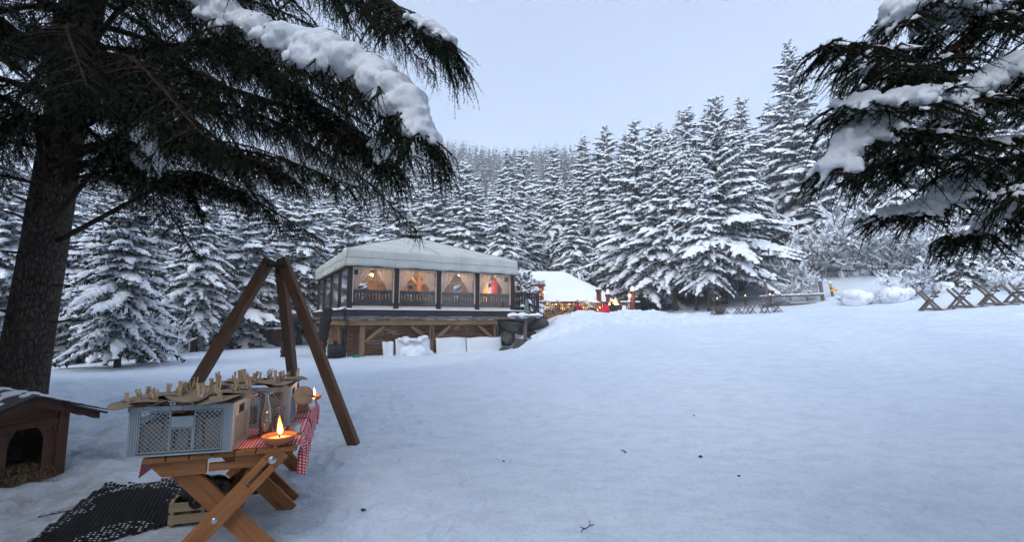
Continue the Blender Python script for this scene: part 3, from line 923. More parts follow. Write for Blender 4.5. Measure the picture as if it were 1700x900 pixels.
# floor slab, layered edge beams
MB().box2((.02, .02, FZ - .10), (LX - .02, LY - .02, FZ)).build('floor', 'wood_dark', pav)
for (a, b) in (((0, 0), (LX, 0)), ((0, 0), (0, LY))):
    k = 1 if b[0] else 0
    d = Vector((b[0] - a[0], b[1] - a[1], 0)).normalized(); n_ = Vector((d.y, -d.x, 0)) * (1 if k else -1)
    ext = .55 if k else 0
    p0 = Vector((*a, 0)) - d * .12; p1 = Vector((*b, 0)) + d * (.12 + ext)
    MB().beam(p0 + n_ * .16 + Vector((0, 0, FZ - .17)), p1 + n_ * .16 + Vector((0, 0, FZ - .17)), .10, .30).build('edge_beam', 'wood_black', pav, bevel=.01)
    MB().beam(p0 + n_ * .20 + Vector((0, 0, FZ - .39)), p1 + n_ * .20 + Vector((0, 0, FZ - .39)), .09, .12).build('edge_beam', 'wood_grey', pav, bevel=.01)
    MB().beam(p0 + n_ * .02 + Vector((0, 0, FZ - .59)), p0 + n_ * .02 + d * ((LX if k else LY) * (.90 if k else 1)) + Vector((0, 0, FZ - .59)), .20, .24).build('bearer_beam', 'wood_timber', pav, bevel=.012)
    sl = MB()
    L = (p1 - p0).length
    def ledge(s_, b_, p0=p0, d=d, n_=n_, L=L, k=k):
        w = .13 if k else .20
        e = .35 + .65 * (vnoise(s_ * 18, 3.3 + k, 5) + .5)
        return p0 + d * s_ * L + n_ * (.10 + w * b_) + Vector((0, 0, FZ - .015 + (.05 if k else .11) * e * math.sin(math.pi * min(b_ + .12, 1)))), (0, 0)
    sl.sheet(lambda a_, b_: ledge(a_, b_), 60, 5).build('ledge_snow', 'snow', pav, smooth=True, solid=.02)
# posts, window frames, panes, railings
def bay(p0, p1, idx, side=False, rail=True):
    p0 = Vector((*p0, 0)); p1 = Vector((*p1, 0)); d = (p1 - p0); L = d.length; d.normalize()
    def V(s, z, off=0): return p0 + d * s + Vector((-d.y, d.x, 0)) * off + Vector((0, 0, z))
    pw = .13
    fr = MB()
    fr.beam(V(pw, FZ + .30), V(pw, EZ - .07), .04, .05); fr.beam(V(L - pw, FZ + .30), V(L - pw, EZ - .07), .04, .05)
    fr.beam(V(pw, EZ - .05), V(L - pw, EZ - .05), .05, .05)
    f = fr.build('window_frame', 'sill_cream' if not side else 'wood_dark', pav)
    P = [V(pw, FZ + .06), V(L - pw, FZ + .06), V(L - pw, EZ - .06), V(pw, EZ - .06)]
    mb = MB(); mb.v = [tuple(p) for p in P]; mb.quad_uv((0, 1, 2, 3), [(0, 0), (1, 0), (1, 1), (0, 1)])
    mb.build('pane', 'pane_side' if side else 'pane_clear', f)
    MB().beam(V(.13, FZ + .075, -.02), V(L - .13, FZ + .075, -.02), .05, .13).build('sill_board', 'sill_cream', pav)
    if rail:
        r = MB(); off = .10
        r.beam(V(.12, FZ + .80, off), V(L - .12, FZ + .80, off), .06, .16); r.beam(V(.12, FZ + .30, off), V(L - .12, FZ + .30, off), .06, .26)
        ro = r.build('railing', 'wood_dark', pav)
        nb = 12
        for k in range(nb):
            s = .22 + (L - .44) * k / (nb - 1)
            MB().beam(V(s, FZ + .42, off), V(s, FZ + .73, off), .025, .10, up=d).build('baluster', 'wood_dark', ro)
def post(x, y, w=.20):
    MB().box2((x - w / 2, y - w / 2, FZ + .003), (x + w / 2, y + w / 2, EZ + .1)).build('post', 'wood_dark', pav, bevel=.01)
BX = [LX * i / 4 for i in range(5)]; BY = [LY * i / 4 for i in range(5)]
for i in range(5): post(BX[i], 0)
for i in range(1, 5): post(0, BY[i], .15)
for i in range(4): bay((BX[i], 0), (BX[i + 1], 0), i)
for i in range(4): bay((0, BY[i]), (0, BY[i + 1]), i, True, False)
MB().beam((0, 0, EZ + .03), (LX, 0, EZ + .03), .16, .10).build('head_beam', 'wood_dark', pav)
MB().beam((0, 0, EZ + .035), (0, LY, EZ + .035), .15, .10).build('head_beam', 'wood_dark', pav)
# far walls inside: warm boarded wall with openings and beams
for k in range(14):
    x = LX * (k + .5) / 14
    hi = EZ if k not in (2, 3, 4, 8, 9) else FZ + .9
    MB().box2((x - LX / 28 + .004, LY - .09, FZ), (x + LX / 28 - .004, LY - .02, hi)).build('wall_board', 'wall_warm', pav)
for k in range(12):
    y = LY * (k + .5) / 12
    hi = EZ if k not in (2, 3, 8, 9) else FZ + .9
    MB().box2((LX - .09, y - LY / 24 + .004, FZ), (LX - .02, y + LY / 24 - .004, hi)).build('wall_board', 'wall_warm', pav)
for i in range(4):
    MB().beam((LX * (i + .5) / 4, .15, EZ + .05), (LX * (i + .5) / 4, LY - .1, EZ + .05), .12, .16).build('rafter', 'wood_timber', pav)
for (x, y) in ((LX * .27, LY * .5), (LX * .5, LY * .3), (LX * .5, LY * .7), (LX * .73, LY * .5)):
    MB().box2((x - .08, y - .08, FZ), (x + .08, y + .08, EZ + .5)).build('inner_post', 'wood_timber', pav)
    MB().beam((x, y, EZ - .55), (x + .6, y, EZ + .02), .09, .10).build('inner_brace', 'wood_timber', pav)
    MB().beam((x, y, EZ - .55), (x - .6, y, EZ + .02), .09, .10).build('inner_brace', 'wood_timber', pav)
# supports below the deck
def sup(x, y): return MB().box2((x - .11, y - .11, -.5), (x + .11, y + .11, FZ - .72)).build('support_post', 'wood_timber', pav, bevel=.012)
SX = [.62, 3.85, LX * .885]
for x in SX: sup(x, .12)
for y in (2.4, 5.2, 8.6): sup(.12, y)
for x, s in ((SX[0], 1), (SX[1], -1), (SX[1], 1), (SX[2], -1)):
    MB().beam((x + s * .13, .12, FZ - 1.45), (x + s * 1.0, .12, FZ - .74), .13, .15).build('brace', 'wood_timber', pav, bevel=.01)
for x in SX[1:]:
    br = MB(); br.beam((x - .02, -.06, FZ - 1.4), (x - .02, -.06, FZ - .8), .05, .03, up=(0, 1, 0)); br.beam((x - .02, -.06, FZ - 1.05), (x + .28, -.06, FZ - 1.05), .04, .03); br.build('iron_bracket', 'iron', pav)
MB().beam((.12, 2.4 + .13, FZ - 1.4), (.12, 3.2, FZ - .74), .12, .14).build('brace', 'wood_timber', pav)
def screen(p0, p1):
    p0 = Vector((*p0, 0)); p1 = Vector((*p1, 0)); L = (p1 - p0).length; d = (p1 - p0) / L
    nr = 17; z0, z1 = -.4, FZ - .74
    frame = MB(); frame.beam(p0 + Vector((0, 0, z1)), p1 + Vector((0, 0, z1)), .04, .04)
    for k in range(int(L / .8) + 1): 
        q = p0 + d * min(k * .8, L); frame.beam(q + Vector((0, 0, z0)), q + Vector((0, 0, z1)), .035, .05)
    so = frame.build('woven_screen', 'woven', pav)
    n_ = Vector((-d.y, d.x, 0))
    for r in range(nr):
        z = z0 + (z1 - z0) * (r + .5) / nr
        mb = MB()
        def fn(a, b, z=z, r=r): 
            s = a * L
            return p0 + d * s + n_ * (.028 * math.sin(s * math.pi / .4 + r * math.pi)) + Vector((0, 0, z + (b - .5) * (z1 - z0) / nr * .93 + .008 * math.sin(s * 3 + r))), (s * 2, r * .37 + b * .1)
        mb.sheet(fn, int(L * 8), 1).build('wicker_band', 'woven', so)
screen((.1, .42), (SX[2] + .1, .42)); screen((.42, .45), (.42, LY * .85))

# curtains: gathered cloth, tied back to one side
def curtain(p0, d, w, tie_right, label, mat='curtain', z0=FZ + .5, z1=EZ - .06, name='curtain', red=False, full=False):
    o = MB(); p0 = Vector(p0); d = Vector(d).normalized(); n_ = Vector((-d.y, d.x, 0))
    def fn(a, b):
        zt = 1 - b
        pin = 1.0 if full else (1 - .70 * sm(b * 1.35 - .0) if b < .74 else .30 + .25 * (b - .74) / .26)
        x = a * w * float(pin) + ((w * (1 - float(pin))) if tie_right else 0)
        return p0 + d * x + n_ * (.035 * math.sin(a * 34) + .02 * math.sin(a * 13 + b)) + Vector((0, 0, z1 - (z1 - z0) * b)), (a, b)
    o.sheet(fn, 44, 10)
    inv = Matrix.LocRotScale(PA, Euler((0, 0, PROT)), None)
    o.v = [tuple(inv @ Vector(p)) for p in o.v]
    ob = o.build(name, mat, None, smooth=True, solid=.006)
    return tag(ob, label, 'curtain')
NTH = ['first', 'second', 'third', 'fourth']
for i in range(4):
    w = LX / 4
    curtain((BX[i] + .14, .17, 0), (1, 0, 0), .76, False, f'white curtain gathered to the left in the {NTH[i]} front window from the tent corner')
    curtain((BX[i + 1] - .14 - .76, .20, 0), (1, 0, 0), .76, True, f'white curtain gathered to the right in the {NTH[i]} front window from the tent corner')
for i in range(4):
    x = LX * (.10 + .25 * i)
    curtain((x, LY - .25, 0), (1, 0, 0), .55, False, f'orange curtain on the inner back wall seen through the {NTH[i]} front window', 'curtain_warm', full=True)
curtain((LX - .22, 1.1, 0), (0, 1, 0), .8, False, 'red curtain hanging inside near the right end of the pavilion', 'curtain_red', full=True)
curtain((LX - .22, 2.3, 0), (0, 1, 0), .9, False, 'orange curtain hanging inside near the right end of the pavilion', 'curtain_warm', full=True)

# lamps inside the pavilion
PM = Matrix.LocRotScale(PA, Euler((0, 0, PROT)), None)
def lamp_fixture(loc, label, energy, name='ceiling_lamp', r=.09, parent_matrix=PM, rad=.12, shade=True):
    p = parent_matrix @ Vector(loc)
    o = thing(name, label, 'lamp', p)
    MB().blob((0, 0, 0), (r, r, r * .8), 12, 8).build('bulb', 'bulb', o, smooth=True)
    if shade:
        MB().lathe([(r * .3, r * 1.9), (r * .5, r * 1.7), (r * 1.5, r * .6)], (0, 0, 0), 14).build('shade', 'iron', o, solid=.004)
        MB().tube([(0, 0, r * 1.8), (0, 0, r * 4)], .008, 6).build('rod', 'iron', o)
    ld = bpy.data.lights.new('lamp_light', 'POINT'); ld.energy = energy; ld.color = (1.0, .60, .30); ld.shadow_soft_size = rad
    lo = bpy.data.objects.new('lamp_light', ld); COL.objects.link(lo); lo.parent = o; lo.location = (0, 0, -r * 1.6)
    return o
LAMPS = [((1.5, 2.4, EZ - .12), 'first'), ((3.2, 2.2, EZ - .16), 'second'), ((5.2, 2.4, EZ - .10), 'third'), ((7.3, 1.9, EZ - .45), 'fourth')]
for (l, nm) in LAMPS: lamp_fixture(l, f'glowing ceiling lamp seen through the {nm} front window of the pavilion', 44)
lamp_fixture((1.8, 7.0, EZ - .2), 'glowing lamp deep inside the left half of the pavilion', 38)
lamp_fixture((6.2, 7.0, EZ - .2), 'glowing lamp deep inside the right half of the pavilion', 38)
lamp_fixture((.10, LY - .45, EZ - .28), 'small glowing wall lamp in the rear end of the pavilion side wall', 14, 'wall_lamp', .06, shade=False)
for i in range(4):
    lamp_fixture((BX[i] + LX / 8 + (-.35 if i % 2 else .3), .62, EZ - .10), f'small spot lamp at the head of the {NTH[i]} front window', 4, 'spot_lamp', .045, rad=.05)
spk = thing('loudspeaker', 'small black loudspeaker under the eave of the first front window', 'loudspeaker', PM @ Vector((.28, .16, EZ - .25)), PROT)
MB().box((0, 0, 0), (.17, .13, .22), (.25, 0, 0)).build('cabinet', 'iron', spk, bevel=.01); MB().lathe([(.06, 0), (.05, -.02), (.0, -.025)], (0, -.075, 0), 14, tilt=(R(-75), 0, 0)).build('cone', 'rubber', spk)
spk = thing('loudspeaker', 'small black loudspeaker under the eave of the fourth front window', 'loudspeaker', PM @ Vector((LX - .28, .16, EZ - .25)), PROT)
MB().box((0, 0, 0), (.17, .13, .22), (.25, 0, 0)).build('cabinet', 'iron', spk, bevel=.01); MB().lathe([(.06, 0), (.05, -.02), (.0, -.025)], (0, -.075, 0), 14, tilt=(R(-75), 0, 0)).build('cone', 'rubber', spk)
# tables laid inside
def inner_table(x, y, lab):
    t = thing('dining_table', lab, 'table', PM @ Vector((x, y, FZ)), PROT)
    MB().box((0, 0, .75), (1.5, .8, .05)).build('tabletop', 'wood_timber', t)
    for sx in (-.65, .65):
        for sy in (-.3, .3): MB().box((sx, sy, .36), (.08, .08, .72)).build('leg', 'wood_timber', t)
    for k in (-.4, .4):
        b = thing('dining_chair', ('left ' if k < 0 else 'right ') + f'wooden chair at the {lab}'.replace('wooden dining table', 'dining table'), 'chair', PM @ Vector((x + k, y + .6, FZ)), PROT)
        MB().box((0, 0, .45), (.42, .42, .05)).build('seat', 'wood_red', b)
        MB().box((0, .19, .78), (.42, .04, .5)).build('backrest', 'wood_red', b)
        for sx in (-.17, .17):
            for sy in (-.17, .17): MB().box((sx, sy, .21), (.05, .05, .42)).build('leg', 'wood_red', b)
        b['group'] = 'chairs inside the pavilion'
inner_table(1.3, 3.0, 'wooden dining table inside the first front window')
inner_table(3.2, 3.6, 'wooden dining table inside the second front window')
inner_table(5.2, 3.1, 'wooden dining table inside the third front window')
inner_table(7.0, 3.6, 'wooden dining table inside the fourth front window')

# white sheets leaning under the deck
def white_sheet(x0, x1, y, h, lab, bulge=.05, seed=0, taper=0.0):
    o = thing('white_tarpaulin', lab, 'tarpaulin', PM @ Vector(((x0 + x1) / 2, y, 0)), PROT)
    w = x1 - x0; zb = -.30
    def fn(a, b):
        zz = zb + (h - zb) * b
        tw = w * (1 + taper * (b - .5))
        edge = (1 - abs(2 * a - 1) ** 6) * (1 - abs(2 * b - 1) ** 6)
        return Vector(((a - .5) * tw, -.10 + .18 * b - bulge * edge - .02 * math.sin(a * 7 + seed), zz + .02 * math.sin(a * 9 + seed))), (a, b)
    MB().sheet(fn, 16, 12).build('sheet', 'white_sheet', o, smooth=True, solid=.05)
    return o
white_sheet(1.48, 1.92, -.25, .60, 'narrow white plastic tub standing under the pavilion deck', .06, 1, .25)
wsh = white_sheet(2.05, 3.68, -.22, .70, 'white sheet under the deck half buried in piled snow', .05, 2)
white_sheet(4.0, 5.55, -.22, .72, 'clean white sheet under the deck right of the middle support post', .04, 3)
white_sheet(5.6, 7.55, -.22, .70, 'white sheet with rounded corner under the right end of the deck', .07, 4)
pile = MB(); rn = random.Random(4)
for k in range(26):
    pile.blob(PM @ Vector((rn.gauss(2.95, .33), rn.uniform(-.75, -.15), rn.uniform(-.2, .22))), rn.uniform(.18, .3), 8, 6)
for k in range(14): pile.blob(PM @ Vector((rn.uniform(2.2, 3.55), rn.uniform(-.28, -.08), rn.uniform(.68, .80) - abs(k - 7) * .015)), (rn.uniform(.15, .25), .12, .10), 8, 6)
tag(pile.build('snow_pile', 'snow', remesh=.045, smoothit=8, crumble=.03), 'heap of snow piled against the white sheet under the deck', 'snow pile')
rnb = MB(); 
for k in range(60): 
    x = -0.3 + 9.2 * k / 59; rnb.blob(PM @ Vector((x, -.55 + rn.uniform(-.1, .1), -.22 + gz(*(PM @ Vector((x, -.5, 0))).xy) * .8)), (rn.uniform(.25, .4), .3, rn.uniform(.14, .26)), 8, 6)
tag(rnb.build('snow_drift', 'snow', remesh=.06, smoothit=4), kind='stuff')

# black wrapped ducts and blower at the pavilion's left corner
def duct(pts, r, lab, flag):
    P = [PM @ Vector(p) for p in pts]
    o = thing('fabric_duct', lab, 'duct', P[0])
    mb = MB(); Q = []; rr = []
    for i in range(len(P) - 1):
        for k in range(6):
            t = k / 6; Q.append(P[i].lerp(P[i + 1], t)); rr.append(r * (1 + .10 * math.sin((i * 6 + k) * 2.1)))
    Q.append(P[-1]); rr.append(r * .6)
    mb.tube(Q, rr, 12).build('sleeve', 'black_fabric', o, local=False, smooth=True)
    MB().box(PM @ Vector(flag), (.10, .02, .16), (0, 0, PROT)).build('red_tag', 'red_fabric', o, local=False)
duct([(-1.15, -.3, -.05), (-1.12, -.3, .5), (-1.0, -.25, 1.2), (-.92, -.2, 1.8), (-.86, -.2, 2.1)], .22, 'tall black fabric duct with red tag at the left corner of the deck', (-1.12, -.53, .62))
duct([(-2.3, 1.4, -.05), (-2.3, 1.4, .4), (-2.15, 1.5, 1.1), (-1.95, 1.5, 1.75)], .20, 'black fabric duct with red tag farther back beside the deck', (-2.3, 1.18, .45))
bl = thing('blower', 'black blower unit at the foot of the fabric duct', 'blower', PM @ Vector((-.55, -.35, gz(*(PM @ Vector((-.55, -.35, 0))).xy))), PROT)
MB().tube([(-.28, 0, .32), (.26, 0, .32)], .27, 16).build('drum', 'iron', bl, bevel=.02); MB().tube([(0, -.02, .5), (.0, -.02, .75)], .09, 10).build('inlet', 'iron', bl)
MB().box((0, 0, .06), (.6, .4, .10)).build('base', 'iron', bl); MB().tube([(.3, -.1, .3), (.75, -.1, .32), (.9, -.1, .05)], .018, 6).build('pipe', 'iron', bl)
st = thing('stove_pipe', 'black upright pipe beside the blower under the deck', 'pipe', PM @ Vector((-.12, .1, gz(*(PM @ Vector((-.1, .1, 0))).xy))), PROT)
MB().tube([(0, 0, 0), (0, 0, 1.2)], .11, 12).build('pipe', 'iron', st); MB().lathe([(.13, 0), (.13, .06)], (0, 0, .6), 12).build('collar', 'iron', st)
gp = thing('green_bucket', 'small green lid lying in the snow by the blower', 'bucket', PM @ Vector((.3, -.35, gz(*(PM @ Vector((.3, -.35, 0))).xy))), 0)
MB().lathe([(.13, -.05), (.15, .10), (.16, .10), (.16, .13), (.0, .14)], (0, 0, 0), 14).build('bucket', 'green_plastic', gp, smooth=False)

# retaining wall of boulders under the right end of the deck
def rock(c, r, lab, seed, mat='stone', rz=0, snowcap=0.0):
    rn = np.random.default_rng(seed)
    bm = bmesh.new(); bmesh.ops.create_icosphere(bm, subdivisions=3, radius=1)
    P = np.array([v.co for v in bm.verts])
    for k in range(14):                                  # cut by random planes: blocky boulder
        n = rn.normal(size=3); n /= np.linalg.norm(n); off = rn.uniform(.5, .8)
        dd = P @ n - off; P = P - np.outer(np.maximum(dd, 0), n)
    P += .012 * rn.normal(size=P.shape)
    for v_, p in zip(bm.verts, P): v_.co = p * np.array(r)
    me = bpy.data.meshes.new('boulder'); bm.to_mesh(me); bm.free(); me.materials.append(MATS[mat])
    o = link_obj('boulder', me); o.location = c; o.rotation_euler = (rn.uniform(-.2, .2), rn.uniform(-.2, .2), rz)
    tag(o, lab, 'boulder', 'boulders of the retaining wall')
    if snowcap:
        mb = MB()
        for k in range(10): mb.blob((rn.uniform(-.7, .7) * r[0], rn.uniform(-.6, .3) * r[1], r[2] * .72), (r[0] * .4, r[1] * .35, snowcap), 8, 5)
        mb.build('snow_cap', 'snow', o, remesh=.05, smoothit=3)
    return o
def rk(u, v, Y, r, lab, seed, **kw): rock(at(u, v, Y), r, lab, seed, rz=seed * .7, **kw)
rk(866, 578, 23.0, (.75, .55, .55), 'big squarish boulder at the foot of the timber prop', 1)
rk(893, 566, 23.3, (.60, .5, .42), 'slanted boulder right of the timber prop, snow on its top', 2, snowcap=.10)
rk(888, 540, 23.9, (.95, .6, .40), 'long dark boulder just under the snowy ledge', 3)
rk(862, 545, 24.0, (.7, .6, .5), 'boulder behind the timber prop', 4)
rk(843, 565, 24.1, (.7, .6, .5), 'shadowed boulder left of the timber prop, halfway up', 5)
rk(838, 586, 23.7, (.6, .5, .45), 'shadowed boulder lowest at the left of the timber prop', 6)
rk(840, 543, 24.6, (.8, .6, .5), 'shadowed boulder under the right end of the deck', 7)
rk(880, 555, 24.2, (.5, .5, .3), 'small boulder wedged between the two snowy ones', 8)
rk(918, 551, 22.9, (.34, .28, .22), 'small brown stone poking from the snowbank', 9, mat='stone')
rk(910, 571, 22.4, (.28, .25, .2), 'small stone low in the snowbank right of the boulders', 10, mat='stone_grey', snowcap=.09)
# ================================================================ terrace, chalet and what stands on the terrace
TF = 1.98
# railing from the pavilion corner, small plinth with statue and prop
rl = thing('terrace_railing', 'dark timber railing with upright slats beside the pavilion corner', 'railing', at(852, 520, 24.6))
a0, a1 = at(852, 515, 24.6), at(893, 522, 25.6)
MB().beam(Vector((a0.x, a0.y, 3.02)), Vector((a1.x, a1.y, 3.02)), .10, .12).build('handrail', 'wood_dark', rl, local=False, bevel=.01)
MB().beam(Vector((a0.x, a0.y, 2.15)), Vector((a1.x, a1.y, 2.15)), .08, .24).build('bottom_rail', 'wood_dark', rl, local=False)
for k in range(10):
    p = a0.lerp(a1, (k + .5) / 10); MB().box((p.x, p.y, 2.6), (.09, .03, .74), (0, 0, .7)).build('slat', 'wood_dark', rl, local=False)
MB().box((a1.x, a1.y, 2.35), (.14, .14, 1.6)).build('post', 'wood_dark', rl, local=False, bevel=.01)
pl = thing('timber_ledge', 'snow-covered timber ledge on a post beside the pavilion corner', 'ledge', at(872, 585, 23.2))
lc = at(872, 524, 23.2)
for k in range(4): MB().beam((lc.x - .75, lc.y - .3 + .2 * k, lc.z - .06 - .004 * k), (lc.x + .75, lc.y - .3 + .2 * k, lc.z - .06), .19, .07).build('board', 'wood_grey', pl, local=False)
MB().beam((lc.x - .45, lc.y, lc.z - .17), (lc.x + .45, lc.y, lc.z - .17), .16, .14).build('cross_beam', 'wood_weather', pl, local=False)
MB().beam((lc.x + .02, lc.y, lc.z - .24), at(871, 592, 23.2), .17, .17, up=(0, 1, 0)).build('post', 'wood_weather', pl, local=False, bevel=.01)
MB().beam((lc.x + .4, lc.y + .1, lc.z - .14), (lc.x + 1.1, lc.y + .4, lc.z - .14), .2, .08).build('end_plank', 'wood_dark', pl, local=False)
sn = MB(); rn = random.Random(8)
for k in range(30): sn.blob((lc.x + rn.uniform(-.75, .72), lc.y + rn.uniform(-.35, .35), lc.z + .0), (rn.uniform(.16, .3), .2, rn.uniform(.07, .16) * (1.2 - abs(k - 15) / 22)), 8, 5)
sn.build('snow_cap', 'snow', pl, local=False, remesh=.04, smoothit=3)
# greenish animal statue
stt = thing('animal_statue', 'greenish stone animal statue sitting upright on the snowy ledge', 'statue', (lc.x + .05, lc.y, lc.z + .03), scale=.75)
mb = MB()
for (c, r) in (((0, 0, .16), (.24, .22, .20)), ((0.02, 0, .36), (.19, .17, .22)), ((.03, 0, .56), (.14, .13, .18)), ((.02, 0, .74), (.10, .10, .16)), ((.03, 0, .90), (.12, .10, .11)),
               ((.14, 0, .88), (.10, .065, .055)), ((.22, 0, .87), (.05, .045, .04)), ((-.03, .06, 1.0), (.035, .03, .07)), ((-.03, -.06, 1.0), (.035, .03, .07)),
               ((.17, -.1, .16), (.08, .07, .16)), ((.17, .1, .16), (.08, .07, .16)), ((-.2, 0, .08), (.16, .08, .07))):
    mb.blob(c, r, 12, 8)
mb.build('body', 'verdigris', stt, remesh=.03, smoothit=2)
o = plant(TINY, at(871, 500, 26.0).x, 26.0, 2.5, 1.0, 'little snow-covered fir standing behind the statue', name='little_fir', wide=.85); o.location.z = 1.9
# gate post with cross board, row of cut letters and lamp
gt = thing('gate_post', 'reddish timber post with a cross board and cut-out row on top', 'post', (at(898, 518, 27).x, 27, 1.7))
g = at(898, 475, 27)
MB().box2((g.x - .16, 26.86, 1.6), (g.x + .16, 27.14, g.z)).build('post', 'wood_red', gt, local=False, bevel=.01)
MB().box2((g.x - 1.05, 26.84, g.z - .02), (g.x + .26, 27.16, g.z + .10)).build('cross_board', 'wood_red', gt, local=False)
rn = random.Random(2)
xx = g.x - .50
for chx, adv in zip('ernard', (.125, .09, .13, .125, .09, .125)):
    cu = bpy.data.curves.new('cut_letter', 'FONT'); cu.body = chx; cu.size = .30; cu.extrude = .02; cu.offset = .006
    cu.materials.append(MATS['wood_red'])
    tmp = bpy.data.objects.new('cut_letter', cu); COL.objects.link(tmp)
    me_ = bpy.data.meshes.new_from_object(tmp.evaluated_get(bpy.context.evaluated_depsgraph_get())); bpy.data.objects.remove(tmp)
    lo_ = link_obj('cut_letter', me_, gt)
    lo_.location = Vector((xx, 26.9, g.z + .15)) - wm(gt).translation; lo_.rotation_euler = (R(90), 0, 0)
    xx += adv
sn = MB()
for k in range(12): sn.blob((g.x - .95 + .105 * k, 27.0, g.z + .13), (.10, .14, rn.uniform(.04, .07)), 8, 5)
sn.build('snow_cap', 'snow', gt, local=False, remesh=.035, smoothit=2)
def wall_light(p, lab, e=9, r=.07):
    p = Vector(p)
    o = thing('lantern', lab, 'lamp', p)
    MB().blob((0, 0, 0), (r, r, r * 1.2), 10, 7).build('bulb', 'bulb', o, smooth=True)
    MB().lathe([(r * 1.3, r), (r * .9, r * 1.6), (0, r * 2.0)], (0, 0, 0), 10).build('cap', 'iron', o); MB().beam((0, 0, r * 1.5), (0, .14, r * 1.5), .02, .02).build('bracket', 'iron', o)
    ld = bpy.data.lights.new('lantern_light', 'POINT'); ld.energy = e; ld.color = (1, .55, .2); ld.shadow_soft_size = r
    lo = bpy.data.objects.new('lantern_light', ld); COL.objects.link(lo); lo.parent = o; lo.location = (0, -.12, 0)
wall_light((g.x + .22, 26.8, at(902, 485, 26.8).z), 'glowing lantern on the reddish gate post beside the little fir')
# shed corner behind the pavilion
sh = thing('grey_hut', 'small hut with blue-grey wall showing at the pavilion corner', 'hut', (at(858, 480, 33).x, 33, 1.6))
s0, s1 = at(850, 468, 33), at(861, 456, 33)
MB().box2((s0.x - 1, 32.6, 1.6), (s1.x, 35, s0.z)).build('timber_wall', 'wood_timber', sh, local=False); MB().box2((s0.x - 1, 32.55, s0.z + .003), (s1.x + .06, 35, s0.z + 1.25)).build('gable_wall', 'stone_grey', sh, local=False)
MB().beam((s0.x - 1, 33.5, s0.z + 1.32), (s1.x + .3, 33.5, s0.z + 1.32), 2.6, .1).build('roof', 'shingle', sh, local=False)

# chalet with a deep snow roof
CY = 34.0
ch = thing('snowy_chalet', 'low wooden chalet under a thick smooth snow roof', 'house', (at(940, 520, CY).x, CY + 3, 1.7))
cl, cr = at(852, 500, CY).x, at(1003, 500, CY).x
ez = at(930, 499, CY).z
for k in range(9):
    z = 1.6 + (ez - 1.6) * (k + .5) / 9; MB().box2((cl, CY + .5 + .01 * (k % 2), z - (ez - 1.6) / 18 + .006), (cr - .8, CY + .62 + .01 * (k % 2), z + (ez - 1.6) / 18 - .006)).build('wall_log', 'wood_timber', ch, local=False)
MB().box2((cl, CY + .7, 1.6), (cr - .8, CY + 7, ez - .05)).build('wall', 'wood_dark', ch, local=False)
for k in range(4):
    x = cl + (cr - cl) * (.18 + .2 * k)
    w = MB().box2((x - .45, CY + .42, 2.25), (x + .45, CY + .49, ez - .35)).build('window', 'wood_dark', ch, local=False)
    MB().box2((x - .36, CY + .40, 2.33), (x + .36, CY + .43, ez - .43)).build('pane', 'pane_glow', w, local=False)  # the pane itself emits, standing in for a lit room behind
MB().box2((cl - .4, CY - .25, ez - .02), (cr + .2, CY + 7.3, ez + .09)).build('eave_board', 'wood_grey', ch, local=False)
rt = at(905, 454, CY + 4); rtr = at(945, 458, CY + 4)
def chalet_snow():
    mb = MB(); nx, ny = 60, 26
    x0, x1 = cl - .5, cr + .45; y0, y1 = CY - .5, CY + 8
    rzt = rt.z
    def fn(a, b):
        x = x0 + (x1 - x0) * a; y = y0 + (y1 - y0) * b
        fy = min(b, 1 - b) * 2; fx = max(0, min(1, (x1 - x) / ((x1 - x0) * .40)))
        base = ez + .16 + (rzt - ez - .16) * float(min(1, (min(fy * 1.15, fx) ** .9)))
        edge = min(a, 1 - a, b, 1 - b)
        thick = .42 * float(sm(edge / .035)) 
        return Vector((x, y, base - .25 + thick * (1 - .2 * fy) + .10 * float(fbm(np.array([x * .7]), np.array([y * .7]), 3, 4)[0]))), (a, b)
    mb.sheet(fn, nx, ny)
    return mb.build('roof_snow', 'snow', ch, local=False, smooth=True)

chalet_snow()
def string_lights():
    o = thing('string_lights', 'row of tiny warm lights strung under the chalet eave', 'string lights', (at(970, 507, CY).x, CY + .2, 1.7))
    pts = []
    u0, u1 = 906, 972
    for k in range(31):
        t = k / 30; p = at(u0 + (u1 - u0) * t, 503 + 2.2 * abs(math.sin(t * math.pi * 3)) , CY + .25); pts.append(p)
    MB().tube(pts, .008, 4).build('wire', 'iron', o, local=False)
    for p in pts: MB().blob(p - Vector((0, 0, .04)), .035, 6, 4).build('bulb', 'bulb_small', o, local=False)
string_lights()
# stone chimneys / log pillars with snow caps
def pillar(u, vt, Y, w, lab, cap=.22, mat='wood_red', vb=530):
    t_ = at(u, vt, Y); b_ = at(u, vb, Y)
    o = thing('log_pillar', lab, 'pillar', (t_.x, Y, b_.z))
    MB().tube([(0, 0, 0), (0, 0, t_.z - b_.z)], w / 2, 14).build('shaft', mat, o, smooth=False)
    MB().tube([(0, 0, t_.z - b_.z - .14), (0, 0, t_.z - b_.z)], w / 2 + .05, 14).build('collar', mat, o)
    sn = MB(); sn.blob((0, 0, t_.z - b_.z + cap * .3), (w * .55, w * .55, cap), 12, 7); sn.build('snow_cap', 'snow', o, smooth=True)
    return o
pillar(994, 481, 28.5, .30, 'thick log pillar in front of the chalet roof end', .10)
pillar(1009, 489, 30.0, .26, 'shorter log pillar with tall snow cap right of the thick one', .28)
pillar(1050, 484, 27.5, .28, 'log pillar with snow cap and lantern at the terrace end', .26)
wall_light(at(1045, 491, 27.2), 'glowing lantern on the log pillar at the terrace end', 12, .08)
